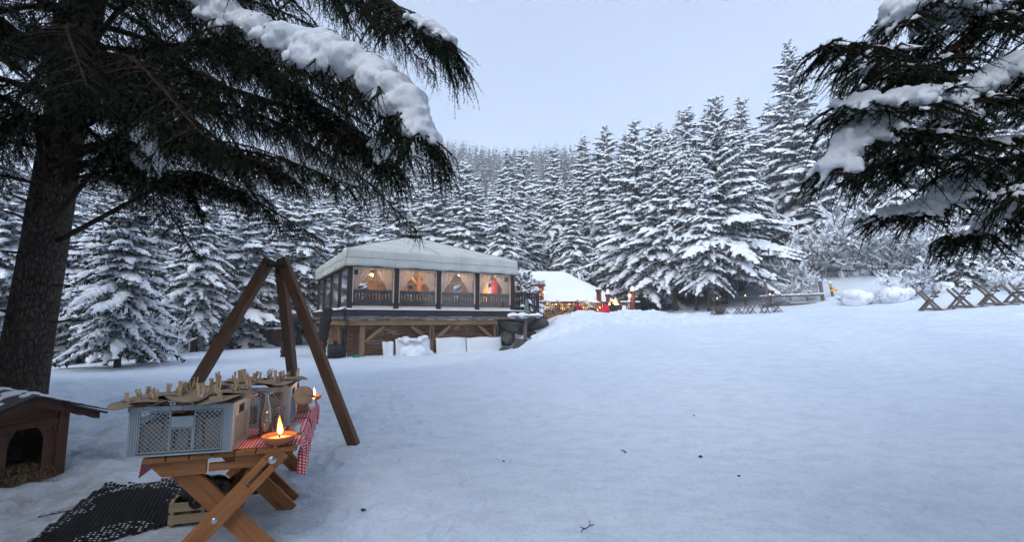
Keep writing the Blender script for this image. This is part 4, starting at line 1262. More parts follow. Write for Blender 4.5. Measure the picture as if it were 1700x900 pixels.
# grill hut with hip roof and open fire
gh = thing('grill_hut', 'low dark hut with snowy hipped roof behind the terrace fire', 'hut', (at(1010, 520, 31).x, 31, 1.7))
gl, gr_ = at(992, 503, 31), at(1032, 503, 31)
MB().box2((gl.x + .2, 31, 1.6), (gr_.x - .5, 33, gl.z)).build('wall', 'wood_dark', gh, local=False)
mb = MB(); ap = at(1008, 496, 32)
mb.v = [(gl.x, 30.6, gl.z), (gr_.x, 30.6, gl.z - .05), (gr_.x, 33.4, gl.z), (gl.x, 33.4, gl.z), (gl.x + .6, 32, gl.z + .42), (gl.x + 1.0, 32, gl.z + .42),
        (gl.x, 30.6, gl.z - .12), (gr_.x, 30.6, gl.z - .17), (gr_.x, 33.4, gl.z - .12), (gl.x, 33.4, gl.z - .12)]
for q in ((0, 1, 5, 4), (1, 2, 5), (2, 3, 4, 5), (3, 0, 4), (6, 7, 1, 0), (7, 8, 2, 1), (8, 9, 3, 2), (9, 6, 0, 3), (9, 8, 7, 6)): mb.quad_uv(q, [(0, 0)] * len(q))
mb.build('roof_snow', 'snow', gh, local=False)
def flame(parent, c, h, r, light=4.0, seed=0, local=True, fm='flame'):
    rn = random.Random(seed); c = Vector(c)
    for nm, k, m in (('flame', 1.0, fm), ('flame_core', .42, 'flame_core')):
        prof = [(0.0, 0), (r * .55 * k, h * .06), (r * .95 * k, h * .2 * k), (r * .8 * k, h * .42 * k), (r * .42 * k, h * .7 * k), (r * .15 * k, h * .9 * k), (0.0, h * k)]
        mb = MB(); mb.lathe(prof, (0, 0, 0), 12)
        ph = rn.uniform(0, 6)
        mb.v = [(x + r * .55 * math.sin(z / h * 3.2 + ph) * (z / h) , y + r * .35 * math.cos(z / h * 4 + ph) * (z / h), z) for x, y, z in mb.v]
        mb.v = [tuple(c + Vector(p)) for p in mb.v]
        mb.build(nm, m, parent, local=local, smooth=True)
    if light:
        ld = bpy.data.lights.new('flame_light', 'POINT'); ld.energy = light; ld.color = (1, .45, .13); ld.shadow_soft_size = max(.02, r)
        lo = bpy.data.objects.new('flame_light', ld); COL.objects.link(lo); lo.parent = parent
        lo.location = (wm(parent).inverted() @ (c + Vector((0, 0, h * 1.15)))) if not local else c + Vector((0, 0, h * 1.15))
fp = at(1018, 517, 28.5)
fb = thing('fire_basket', 'iron fire basket with orange flames on the terrace', 'fire basket', (fp.x, fp.y, TF - .1))
MB().lathe([(.18, .0), (.18, .25), (.36, .5), (.40, .62)], (0, 0, 0), 12).build('basket', 'iron', fb, solid=.02)
for k in range(5): MB().tube([(.3 * math.cos(k * 1.3), .3 * math.sin(k * 1.3), .5), (-.2 * math.cos(k * 1.3 + .4), -.2 * math.sin(k * 1.3 + .4), .7)], .05, 7).build('log', 'bark', fb)
flame(fb, (-.22, 0, .55), .34, .10, 0, 1, fm='fire'); flame(fb, (.10, 0, .55), .62, .15, 14, 2, fm='fire'); flame(fb, (.28, .05, .55), .34, .10, 0, 3, fm='fire')
# rear terrace railing (dark slats)
rr = thing('slatted_fence', 'low dark slatted fence closing the terrace in front of the chalet', 'fence', (at(1000, 520, 30.5).x, 30.5, TF - .2))
x0, x1 = at(905, 520, 30.5).x, at(1050, 520, 30.5).x
MB().beam((x0, 30.4, TF + .72), (x1, 30.4, TF + .72), .06, .12).build('top_rail', 'wood_red', rr, local=False); MB().beam((x0, 30.42, TF + .12), (x1, 30.42, TF + .12), .05, .1).build('bottom_rail', 'wood_red', rr, local=False)
for k in range(46):
    x = x0 + (x1 - x0) * (k + .5) / 46; MB().box((x, 30.36, TF + .38), (.075, .025, .85)).build('slat', 'wood_red', rr, local=False)
sn = MB(); 
for k in range(24): sn.blob((at(1032, 508, 30.4).x + .09 * k * .55, 30.4, TF + .80), (.12, .10, .05), 7, 5)
sn.build('snow_cap', 'snow', rr, local=False, smooth=True)
# parasol under snow
ps = thing('snowy_parasol', 'folded-down parasol covered in snow beside the thick log pillar', 'parasol', (at(983, 520, 28.8).x, 28.8, TF - .2))
MB().tube([(0, 0, 0), (0, 0, 1.15)], .025, 8).build('pole', 'metal', ps)
mb = MB(); n = 8; mb.v = [(0, 0, 1.32)] + [(.62 * math.cos(i * 2 * math.pi / 16) * (1 if i % 2 == 0 else .82), .62 * math.sin(i * 2 * math.pi / 16) * (1 if i % 2 == 0 else .82), .86 + .05 * (i % 2)) for i in range(16)]
for i in range(16): mb.quad_uv((0, 1 + i, 1 + (i + 1) % 16), [(0, 0)] * 3)
mb.build('canopy', 'snow', ps, solid=.07)
# deck chairs
def deck_chair():
    o = thing('deck_chair', 'x', 'deck chair')
    for s in (-.28, .28):
        MB().beam((s, -.45, .05), (s, .48, .92), .05, .035).build('long_leg', 'wood_pale', o); MB().beam((s * .9, .42, .05), (s * .9, -.42, .46), .05, .035).build('short_leg', 'wood_pale', o)
        MB().beam((s * 1.05, .30, .74), (s * 1.05, -.3, .56), .05, .03).build('armrest', 'wood_pale', o)
    for (y, z) in ((.48, .92), (-.42, .46), (-.45, .06), (.42, .06)): MB().beam((-.28, y, z), (.28, y, z), .035, .035).build('crossbar', 'wood_pale', o)
    def fn(a, b):
        p = Vector((-.25 + .5 * a, .48 - .9 * b, .93 - .47 * b - .22 * math.sin(math.pi * b))); return p, (a, b)
    MB().sheet(fn, 2, 12).build('sling', 'cream_fabric', o, smooth=True, solid=.012)
    return o
dc = deck_chair(); first = True
for (u, Y, rz, lab) in ((907, 28.6, 1.2, 'cream deck chair nearest the gate post'), (918, 28.2, 1.05, 'cream deck chair second from the gate post'), (937, 27.8, 1.3, 'cream deck chair under the string lights'),
                        (971, 27.6, 1.2, 'cream deck chair between the red bean bag and the parasol'), (982, 28.0, .6, 'cream deck chair just left of the thick log pillar')):
    p = at(u, 520, Y); loc = (p.x, Y, TF - .06)
    if first: dc.location = loc; dc.rotation_euler = (0, 0, rz); dc['label'] = lab; dc.scale = (.92,) * 3; first = False; dc['group'] = 'cream deck chairs on the terrace'
    else: copy_tree(dc, loc, (0, 0, rz), (.92,) * 3, lab)
def folding_frame(u, Y, lab):
    p = at(u, 520, Y); o = thing('folding_table', lab, 'table', (p.x, Y, TF - .08))
    for s in (-.3, .3):
        MB().beam((-.3, s, 0), (.3, s, .55), .04, .04).build('leg', 'wood_pale', o); MB().beam((.3, s, 0), (-.3, s, .55), .04, .04).build('leg', 'wood_pale', o)
    for k in range(5): MB().box((-.32 + .16 * k, 0, .58), (.14, .8, .03)).build('slat', 'wood_pale', o)
folding_frame(946, 27.6, 'small pale folding table between two deck chairs on the terrace')
# red bean bags
def beanbag(u, Y, r, lab, tilt):
    p = at(u, 520, Y); o = MB()
    for (c, s) in (((0, 0, .2), (.5, .42, .26)), ((-.12, .1, .42), (.34, .3, .3)), ((-.2, .15, .6), (.2, .18, .22)), ((.3, -.05, .18), (.3, .3, .2))):
        o.blob((c[0] * r, c[1] * r, c[2] * r), tuple(k * r for k in s), 12, 8)
    b = o.build('bean_bag', 'red_fabric', remesh=.06, smoothit=3); b.location = (p.x, Y, TF - .05); b.rotation_euler = (0, 0, tilt); tag(b, lab, 'bean bag')
beanbag(963, 28.0, .78, 'red bean bag left of the deck chairs beside the parasol', .3); beanbag(1004, 27.0, .70, 'red bean bag right of the thick log pillar', 2.6)
# hammock stand
hm = thing('hanging_seat', 'dark red hammock slung on a grey frame beside the bean bag', 'hammock', (at(978, 520, 28.6).x, 28.6, TF - .1))
for s in (-1.0, .85): MB().tube([(s, 0, 0), (s * .98, 0, .88)], .028, 8).build('upright', 'metal', hm)
def fn(a, b): return Vector((-.98 + 1.81 * a, -.25 + .5 * b, .82 - .55 * math.sin(math.pi * a) - .05 * math.sin(math.pi * b))), (a, b)
MB().sheet(fn, 18, 4).build('sling', 'curtain_red', hm, smooth=True, solid=.02)
# candle bowls
def candle_bowl(p, R0, lab, light=2.0, seed=0, fl=1.0, dirn=None):
    o = thing('candle_bowl', lab, 'candle', p)
    h = R0 * .55
    MB().lathe([(R0 * .55, 0), (R0 * .62, h * .1), (R0 * .88, h * .55), (R0, h), (R0 * .93, h), (R0 * .80, h * .62), (0, h * .55)], (0, 0, 0), 28).build('bowl', 'terracotta', o, smooth=True)
    MB().lathe([(R0 * .84, h * .70), (R0 * .5, h * .72), (0, h * .72)], (0, 0, 0), 28).build('wax', 'wax', o, smooth=True)
    MB().tube([(0, 0, h * .7), (R0 * .03, 0, h * 1.15)], R0 * .045, 8).build('wick', 'rubber', o)
    flame(o, (R0 * .03, 0, h * 1.0), R0 * 1.05 * fl, R0 * .17 * fl, light, seed)
    return o
for (u, v, Y, lab) in ((996, 512, 28.2, 'small burning candle bowl on the terrace right of the parasol'), (992, 516, 27.4, 'small burning candle bowl low on the terrace snow edge')):
    candle_bowl(at(u, v + 1, Y), .10, lab, 1.0, 3, 1.2)
MB_ = MB()
wh = thing('white_jug', 'small white enamel jug on the terrace near the end pillar', 'jug', (at(1036, 519, 27).x, 27, TF))
MB().lathe([(.10, -.1), (.15, .1), (.12, .3), (.08, .38), (.11, .45), (.09, .45), (0, .36)], (0, 0, 0), 16).build('body', 'ceramic', wh, smooth=True); MB().tube([(.1, 0, .4), (.22, 0, .32), (.13, 0, .12)], .016, 6).build('handle', 'ceramic', wh)
# ================================================================ things on the right side of the meadow
def stool(o=None):
    o = thing('folding_stool', 'x', 'stool')
    for k in range(4): MB().box((0, -.15 + .10 * k, .46), (.42, .08, .025)).build('slat', 'wood_weather', o)
    for s in (-.18, .18):
        MB().beam((s, -.2, 0), (s, .18, .45), .03, .035).build('leg', 'wood_weather', o); MB().beam((s * .85, .2, 0), (s * .85, -.18, .45), .03, .035).build('leg', 'wood_weather', o)
    MB().beam((-.18, -.12, .1), (.18, -.12, .1), .025, .025).build('stretcher', 'wood_weather', o); MB().beam((-.18, .12, .1), (.18, .12, .1), .025, .025).build('stretcher', 'wood_weather', o)
    return o
def bistro():
    o = thing('bistro_table', 'x', 'table')
    MB().lathe([(0, .80), (.34, .80), (.35, .815), (.34, .83), (0, .83)], (0, 0, 0), 20).build('tabletop', 'wood_weather', o)
    for k in range(3):
        a = k * 2.094 + .4; MB().tube([(.30 * math.cos(a), .30 * math.sin(a), 0), (.02 * math.cos(a), .02 * math.sin(a), .42), (.10 * math.cos(a), .10 * math.sin(a), .80)], .014, 6).build('leg', 'iron', o)
    MB().lathe([(.09, .40), (.10, .41), (.09, .42)], (0, 0, 0), 14).build('ring', 'iron', o)
    return o
bt = bistro(); st0 = stool(); nb = ns = 0
for (u, v, Y, rz, lab, hgt) in ((1192, 526, 26.5, .3, 'small round table before the trunk of the broad front spruce', .95), (1239, 524, 25.5, 1.1, 'small round table in the middle of the three candlelit ones', 1.05), (1280, 524, 25.0, 2.0, 'small round table in front of the rail bench', 1.1)):
    p = at(u, v, Y); loc = (p.x, Y, gz(p.x, Y)); sc = (1.0, 1.0, 1.0 * hgt)
    if nb == 0: bt.location = loc; bt.rotation_euler = (0, 0, rz); bt.scale = sc; bt['label'] = lab; bt['group'] = 'small candlelit tables at the forest edge'
    else: copy_tree(bt, loc, (0, 0, rz), sc, lab)
    nb += 1
    candle_bowl((p.x, Y, loc[2] + .83 * hgt), .11, lab.replace('small round table', 'burning candle bowl on the small table'), 1.5, nb, 1.1)
for (u, Y, rz, tilt, lab) in ((1187, 26.0, .2, .0, 'folding stool left of the first candlelit table'), (1203, 25.8, 1.3, .15, 'folding stool right of the first candlelit table'), (1226, 25.2, 1.5, -.1, 'folding stool left of the middle candlelit table'),
                              (1246, 24.8, .3, 0, 'folding stool right of the middle candlelit table'), (1270, 24.6, .1, 0, 'folding stool left of the table by the rail bench'), (1291, 24.9, 1.4, .15, 'folding stool right of the table by the rail bench')):
    p = at(u, 524, Y); loc = (p.x, Y, gz(p.x, Y) - .01)
    if ns == 0: st0.location = loc; st0.rotation_euler = (0, 0, rz); st0['label'] = lab; st0['group'] = 'folding stools round the candlelit tables'
    else: copy_tree(st0, loc, (0, tilt, rz), None, lab)
    ns += 1
# basket by the trunk
p = at(1195, 522, 25.6)
bk = thing('wicker_basket', 'round wicker basket by the first candlelit table', 'basket', (p.x, 25.6, gz(p.x, 25.6)))
MB().lathe([(.16, .06), (.26, .16), (.28, .38), (.26, .38), (.22, .14), (0, .10)], (0, 0, 0), 16).build('body', 'dry_branch', bk, smooth=True)
for k in range(3): MB().tube([(.18 * math.cos(k * 2.1), .18 * math.sin(k * 2.1), 0), (.16 * math.cos(k * 2.1), .16 * math.sin(k * 2.1), .12)], .02, 6).build('foot', 'dry_branch', bk)
# rail bench with snow on its top log
BYD = 27.5
rb = thing('rail_bench', 'long grey timber rail with notched top log and planks, dusted with snow', 'rail', (at(1317, 515, BYD).x, BYD, gz(at(1317, 515, BYD).x, BYD)))
q0, q1 = at(1263, 493.5, BYD), at(1367, 489.5, BYD)
for k in range(5):
    a = q0.lerp(q1, k / 5 + .012); b = q0.lerp(q1, (k + 1) / 5 - .012)
    MB().beam(a, b, .16, .13).build('top_log', 'wood_grey', rb, local=False, bevel=.02)
rn = random.Random(3); sn = MB()
for k in range(60):
    p = q0.lerp(q1, k / 59); sn.blob(p + Vector((0, 0, .075)), (.10, .09, rn.uniform(.02, .06)), 7, 5)
sn.build('snow_cap', 'snow', rb, local=False, smooth=True)
c0, c1 = at(1265, 507.5, BYD - .1), at(1371, 504, BYD - .1)
for k in range(2):
    dz = Vector((0, 0, -.16 * k)); MB().beam(c0 + dz, c1 + dz, .06, .14).build('plank', 'wood_weather', rb, local=False, bevel=.008)
for (u, vt, w) in ((1269.5, 466, .13), (1361, 466, .15)):
    t_ = at(u, vt, BYD + .12); b_ = Vector((t_.x + .12, BYD + .12, gz(t_.x, BYD) - .1))
    MB().beam(b_, t_, w, w, up=(0, 1, 0)).build('post', 'wood_grey', rb, local=False, bevel=.01); MB().blob(t_, (w * .65, w * .65, .09), 8, 6).build('snow_cap', 'snow', rb, local=False, smooth=True)
# yellow signpost
SY = 28.0
sg = thing('signpost', 'leaning wooden signpost with yellow direction boards', 'signpost', (at(1384, 506, SY).x, SY, gz(at(1384, 506, SY).x, SY)))
t_ = at(1378, 471, SY); b_ = Vector((at(1384, 506, SY).x, SY, gz(at(1384, 506, SY).x, SY) - .1))
MB().beam(b_, t_, .10, .10, up=(0, 1, 0)).build('post', 'wood_grey', sg, local=False); MB().blob(t_ + Vector((0, 0, .05)), (.10, .10, .12), 8, 6).build('snow_cap', 'snow', sg, local=False, smooth=True)
def board(u0, u1, v0, v1):
    a = at(u0, v0, SY - .08); b = at(u1, v1, SY - .08); h = abs(a.z - b.z)
    poly = [(a.x, b.z), (b.x - h * .4, b.z), (b.x, (a.z + b.z) / 2), (b.x - h * .4, a.z), (a.x, a.z)]
    MB().prism(poly, 'y', SY - .10, SY - .07).build('direction_board', 'yellow_paint', sg, local=False)
board(1378.5, 1391, 480.5, 484); board(1377.5, 1381, 473, 477); board(1381, 1386, 477, 479.6)
# crossed timber racks
def rack():
    o = thing('crossed_rack', 'x', 'rack')
    for y in (0, .75):
        MB().beam((-.42, y, 0), (.36, y, 1.06), .09, .10).build('crossed_leg', 'wood_weather', o, bevel=.008); MB().beam((.42, y + .07, 0), (-.36, y + .07, 1.06), .09, .10).build('crossed_leg', 'wood_weather', o, bevel=.008)
        MB().beam((-.36, y + .035, .14), (.36, y + .035, .14), .06, .10).build('stretcher', 'wood_weather', o)
    MB().beam((0, -.15, .60), (0, 1.0, .60), .10, .10).build('ridge_pole', 'wood_weather', o)
    MB().beam((.25, -.1, .78), (.25, .95, .78), .05, .12).build('side_board', 'wood_weather', o); MB().beam((.1, .2, .09), (1.0, .35, .09), .10, .09).build('ground_board', 'wood_weather', o)
    sn = MB(); rn = random.Random(5)
    for k in range(9): sn.blob((.02, -.1 + .12 * k, .67), (.07, .09, rn.uniform(.03, .06)), 7, 5)
    for k in range(7): sn.blob((.25, -.05 + .14 * k, .85), (.05, .10, rn.uniform(.02, .05)), 7, 5)
    sn.build('snow_cap', 'snow', o, smooth=True)
    return o
rk0 = rack()
for k, (u, v, rz, lab) in enumerate(((1547, 508, -.55, 'crossed timber rack at the left end of the row'), (1600, 508, -.5, 'second crossed timber rack from the left end of the row'), (1648, 507, -.6, 'third crossed timber rack from the left end of the row'), (1697, 504, -.45, 'crossed timber rack cut by the picture edge, last of the row'))):
    p = at(u, v, 20.2); loc = (p.x, 20.2, gz(p.x, 20.2) - .03)
    if k == 0: rk0.location = loc; rk0.rotation_euler = (0, 0, rz); rk0.scale = (.86,) * 3; rk0['label'] = lab; rk0['group'] = 'crossed timber racks on the snow'
    else: copy_tree(rk0, loc, (0, 0, rz), (.86 + .02 * k,) * 3, lab)
# bare frosted shrubs
def shrub_geo(seed, h, n, spread):
    rn = random.Random(seed); tw = MB(); base = []; tip = []
    def grow(p, d, L, r, lev):
        pts = [p]; q = p
        m = 4
        for i in range(m):
            d = (d + Vector((rn.gauss(0, .16), rn.gauss(0, .16), rn.gauss(.02, .08)))).normalized(); q = q + d * L / m; pts.append(q)
        tw.tube(pts, [r, r * .85, r * .7, r * .5, r * .3], 4, cap=False)
        for i in range(m): base.append(pts[i]); tip.append(pts[i + 1])
        if lev < 2:
            for k in range(rn.randint(4, 6)):
                i = rn.randint(1, m); nd = (d + Vector((rn.gauss(0, .7), rn.gauss(0, .7), rn.gauss(.1, .35)))).normalized()
                grow(pts[i], nd, L * rn.uniform(.35, .6), r * .5, lev + 1)
    for k in range(n):
        a = rn.uniform(0, 6.28); d = Vector((math.cos(a) * spread, math.sin(a) * spread, 1)).normalized()
        grow(Vector((rn.gauss(0, .12), rn.gauss(0, .12), -.1)), d, h * rn.uniform(.55, 1.0), .022, 0)
    rg = np.random.default_rng(seed)
    B = np.array([tuple(b) for b in base]); T = np.array([tuple(b) for b in tip])
    sV, sF = pads(B + [0, 0, .012], T + [0, 0, .012], rg.uniform(.022, .05, len(B)), rg.uniform(.02, .055, len(B)), rg)
    return dict(branches=tw.mesh('branches', 'dry_branch'), snow=np_mesh('snow', sV, sF, 'snow_tree', True), h=h)
SHR = [shrub_geo(31, 2.4, 9, .55), shrub_geo(32, 3.4, 8, .35), shrub_geo(33, 1.5, 9, .8)]
def shrub(k, u, Y, h, lab, rz=0, group='bare frosted shrubs on the bank', name='bare_shrub'):
    p = at(u, 480, Y); s = h / SHR[k]['h']
    o = bpy.data.objects.new(name, None); COL.objects.link(o); o.location = (p.x, Y, gz(p.x, Y)); o.rotation_euler = (0, 0, rz); o.scale = (s,) * 3
    tag(o, lab, 'shrub', group)
    for part in ('branches', 'snow'): link_obj(part, SHR[k][part], o)
shr = [(1, 1302, 31, 3.6, 'bare frosted shrub behind the left post of the rail bench'), (0, 1328, 31, 3.0, 'bare frosted shrub behind the middle of the rail bench'), (1, 1350, 32, 4.0, 'taller bare frosted shrub behind the right half of the rail bench'),
       (1, 1376, 32, 4.2, 'bare frosted shrub rising behind the yellow signpost'), (1, 1400, 31, 4.4, 'tall bare frosted shrub right of the yellow signpost'), (0, 1424, 30.5, 3.8, 'bare frosted shrub behind the first snow mound'),
       (1, 1450, 30, 4.2, 'tall bare frosted shrub between the two snow mounds'), (0, 1474, 29, 3.4, 'bare frosted shrub behind the second snow mound'), (1, 1500, 29, 4.0, 'tall bare frosted shrub right of the second snow mound'),
       (2, 1520, 25, 1.8, 'low bare shrub just left of the first timber rack'), (2, 1690, 23, 1.2, 'sparse twiggy shrub on the bank above the last timber rack'), (2, 1655, 24, 1.2, 'sparse twiggy shrub on the bank above the third timber rack'),
       (0, 1535, 28, 3.2, 'bare frosted shrub left of the small bushy spruce'), (2, 1310, 28.6, 1.4, 'thin low twigs rising just behind the rail bench, left half'), (2, 1340, 28.6, 1.4, 'thin low twigs rising just behind the rail bench, right half')]
for i, (k, u, Y, h, lab) in enumerate(shr): shrub(k, u, Y, h, lab, i * 1.3)
shrub(1, 330, 25, 4.6, 'pale bare frosted sapling between the dark spruces left of the tripod', .4, None, 'bare_sapling')
shrub(0, 285, 17, 1.6, 'low bare shrub in the snow beside the nearest clearing spruce', 2.0, None)
# snow mounds over bushes
def mound(u, v, Y, r, lab, seed):
    rn = random.Random(seed); p = at(u, v, Y); z = gz(p.x, Y); mb = MB()
    mb.blob((0, 0, .25 * r), (.72 * r, .6 * r, .55 * r), 14, 9)
    for k in range(16): mb.blob((rn.uniform(-.55, .55) * r, rn.uniform(-.5, .3) * r, rn.uniform(.15, .55) * r), rn.uniform(.18, .32) * r, 8, 6)
    o = thing('snow_mound', lab, 'snow mound', (p.x, Y, z))
    mb.build('snow', 'snow', o, remesh=.045 * r + .01, smoothit=4, crumble=.05)
    tw = MB()
    for k in range(40):
        a = rn.uniform(0, 6.28); q = Vector((math.cos(a) * .75 * r, math.sin(a) * .6 * r, rn.uniform(.05, .4) * r)); tw.tube([q * .7, q + Vector((rn.gauss(0, .12), rn.gauss(0, .12), rn.uniform(-.1, .35))) * r, q * 1.25 + Vector((0, 0, rn.uniform(0, .3))) * r], [.012, .009, .004], 4)
    tw.build('twigs', 'dry_branch', o)
mound(1421, 492, 25.5, 1.05, 'rounded snow mound over a bush right of the yellow signpost', 1); mound(1484, 488, 24.5, 1.0, 'rounded snow mound over a bush left of the timber racks', 2)
mound(1565, 478, 24.5, .7, 'low snow-covered bush under the small bushy spruce', 3)
# brown storage box at the forest edge
HX = at(455, 575, 27.5)
hb = thing('storage_box', 'brown wooden storage box with snow on its lid at the forest edge', 'box', (HX.x, 27.5, gz(HX.x, 27.5)), .1)
MB().box((-.28, 0, .5), (.52, .9, .95)).build('left_panel', 'wood_dark', hb, bevel=.01); MB().box((.30, -.02, .5), (.60, .9, .95)).build('door_panel', 'wood_red', hb, bevel=.01)
for (x, w) in ((-.55, .05), (0, .06), (.6, .05)): MB().box((x, -.46, .5), (w, .06, 1.0)).build('frame_post', 'wood_black', hb)
MB().box((.02, 0, 1.02), (1.25, 1.0, .05)).build('lid', 'wood_black', hb)
sn = MB(); rn = random.Random(6)
for k in range(24): sn.blob((rn.uniform(-.5, .55), rn.uniform(-.38, .38), 1.06), (.2, .2, rn.uniform(.05, .1)), 8, 5)
sn.build('snow_cap', 'snow', hb, remesh=.05, smoothit=3)
# small dark pebbles and cone scraps lying on the meadow
rn = random.Random(12)
def scrap(u, v, r, lab):
    p = on(u, v, 0); 
    for _ in range(6): p = on(u, v, gz(p.x, p.y))
    bm = bmesh.new(); bmesh.ops.create_icosphere(bm, subdivisions=2, radius=r)
    for w in bm.verts: w.co = Vector((w.co.x * rn.uniform(.9, 1.5), w.co.y * rn.uniform(.7, 1.1), w.co.z * rn.uniform(.6, .9)))
    me = bpy.data.meshes.new('pebble'); bm.to_mesh(me); bm.free(); me.materials.append(MATS['bark'])
    o = link_obj('pebble', me); o.location = p + Vector((0, 0, r * .4)); tag(o, lab, 'pebble')
scrap(1163, 760, .022, 'larger dark pebble on the open snow right of centre'); scrap(1227, 792, .014, 'smaller dark pebble on the open snow below the larger one'); scrap(1152, 691, .014, 'tiny dark crumb on the snow above the larger pebble')
scrap(603, 849, .018, 'dark crumb on the snow just right of the table legs'); scrap(836, 767, .012, 'tiny dark crumb on the trodden snow near the middle')
def sprig(u, v, L, lab, seed):
    rn = random.Random(seed); p = on(u, v, 0)
    for _ in range(6): p = on(u, v, gz(p.x, p.y))
    mb = MB(); q = p + Vector((0, 0, .012)); d = Vector((rn.gauss(0, 1), rn.gauss(0, 1), 0)).normalized()
    pts = [q + d * L * k / 4 + Vector((rn.gauss(0, .01), rn.gauss(0, .01), .004 * (k % 2))) for k in range(5)]
    mb.tube(pts, .004, 5)
    for k in range(1, 5):
        e = pts[k] + Vector((rn.gauss(0, .03), rn.gauss(0, .03), .006)); mb.tube([pts[k], e], .003, 4)
    tag(mb.build('twig', 'twig'), lab, 'twig')
sprig(965, 886, .16, 'broken forked twig lying near the bottom middle of the snow', 1); sprig(118, 850, .2, 'broken twig lying in the trodden snow before the kennel', 5); sprig(1038, 755, .12, 'small twig on the trodden snow near the middle', 3)
# ================================================================ foreground: kennel, tables, tripod, mat
# ---- dog kennel
KR = math.atan2(.9, .43)
kp = on(103, 778, 0.0)
kn = thing('dog_kennel', 'reddish brown wooden dog kennel with arched opening and shallow shingled roof', 'kennel', (kp.x, kp.y, gz(kp.x, kp.y) - .03), KR)
KW, KD, KH = .62, .95, .74
def kennel():
    cx = -KW / 2; ah, aw = .47, .135                    # arch crown height, half width
    zc = ah - aw + .06
    # front wall: two jambs and a top piece cut to the arch
    n = 14; arc = [(cx + aw * math.cos(math.pi * i / n), zc + aw * 1.35 * math.sin(math.pi * i / n)) for i in range(n + 1)]
    poly = [(0, .0), (0, KH), (cx, KH + .13), (-KW, KH), (-KW, 0), (cx - aw, 0)] 
    poly = [(x, z) for x, z in poly]
    ring = [(0, .10), (0, KH), (cx, KH + .13), (-KW, KH), (-KW, .10), (cx - aw, .10)] + arc[::-1] + [(cx + aw, .10)]
    MB().prism(ring[::-1], 'y', 0, .022).build('front_wall', 'wood_kennel', kn)
    MB().box2((-KW, -.012, .0), (0, .03, .098)).build('threshold_board', 'wood_kennel', kn, bevel=.004)
    MB().box2((-KW, .03, 0), (-KW + .022, KD, KH)).build('side_wall', 'wood_kennel', kn); MB().box2((-.022, .03, 0), (0, KD, KH)).build('side_wall', 'wood_kennel', kn)
    MB().box2((-KW + .0225, KD - .02, 0), (-.0225, KD, KH + .12)).build('back_wall', 'stone_grey', kn); MB().box2((-KW + .023, .03, .03), (-.023, KD - .021, .05)).build('floor', 'wood_dark', kn)
    MB().box2((-.075, -.030, .0), (.012, -.002, KH)).build('corner_post', 'wood_kennel', kn, bevel=.005); MB().box2((-KW - .012, -.030, .0), (-KW + .075, -.002, KH)).build('corner_post', 'wood_kennel', kn, bevel=.005)
    MB().box2((-KW + .08, -.028, .555), (-.08, -.004, .615)).build('cross_rail', 'wood_kennel', kn, bevel=.004)
    for s in (-1, 1):
        x = cx + s * (KW / 2 - .115); br = [(x, .55), (x + s * .035, .55), (x + s * .035, .44), (x + s * .02, .47)]
        MB().prism(br if s < 0 else br[::-1], 'y', -.026, -.004).build('scroll_bracket', 'wood_kennel', kn)
    # scalloped bargeboard under each slope
    ov = .30; rise = .13 / (KW / 2)
    for s in (-1, 1):
        x0, x1 = cx, cx + s * (KW / 2 + ov - .05); P = []; Q = []
        for i in range(21):
            x = x0 + (x1 - x0) * i / 20; z = KH + .13 - abs(x - cx) * rise
            P.append((x, z)); Q.append((x, z - .07 - .014 * abs(math.sin(i * .62))))
        poly = P + Q[::-1]
        MB().prism(poly if s < 0 else poly[::-1], 'y', -.10, -.075).build('bargeboard', 'wood_kennel', kn)
    # roof boards and shingles, course by course
    for s in (-1, 1):
        a = math.atan(rise); L = (KW / 2 + ov) / math.cos(a)
        rot = (0, -s * -a, 0)
        mid = Vector((cx + s * (KW / 2 + ov) / 2, KD / 2 - .02, KH + .135 - (KW / 2 + ov) / 2 * rise))
        rf = MB().box(mid, (L, KD + .26, .022), (0, s * a, 0)).build('roof', 'wood_dark', kn)
        nc = 5; rn = random.Random(9 + s)
        for c in range(nc):
            for k in range(9):
                t = (c + .5) / nc; w = (KD + .28) / 9
                p = Vector((cx + s * t * (KW / 2 + ov + .02), -.16 + (k + .5) * w, KH + .155 - t * (KW / 2 + ov) * rise + .006))
                MB().box(p, (L / nc * 1.22, w - .006, .012), (rn.uniform(-.01, .01), s * (a - .05) + rn.uniform(-.012, .012), 0)).build('shingle', 'shingle', rf)
    sn = MB(); rn = random.Random(5)
    for k in range(110):
        x = rn.uniform(-KW - .22, .02); y = rn.uniform(.0, KD + .1)
        sn.blob((x, y, KH + .165 - abs(x - cx) * rise), (rn.uniform(.05, .10), rn.uniform(.05, .1), rn.uniform(.012, .026)), 8, 5)
    sn.build('roof_snow', 'snow', kn, remesh=.016, smoothit=2)
    stw = MB(); rn = random.Random(6)
    for k in range(240):
        p = Vector((cx + rn.gauss(0, .10), rn.uniform(-.16, .5), 0))
        p.x = max(-KW + .05, min(-.05, p.x)) if p.y > -.02 else p.x
        p.z = .11 + rn.uniform(0, .06) if p.y > -.02 else max(.0, .11 + p.y * .65) + rn.uniform(0, .02)
        a = rn.uniform(-.9, .9) - 1.57; d = Vector((math.cos(a), math.sin(a), rn.uniform(-.25, .25))) * rn.uniform(.05, .13)
        if p.y + d.y < -.02: d.z -= .04
        stw.beam(p - d / 2, p + d / 2, .004, .003)
    o = stw.build('straw', 'straw', kn); tag(o, kind='stuff')
kennel()

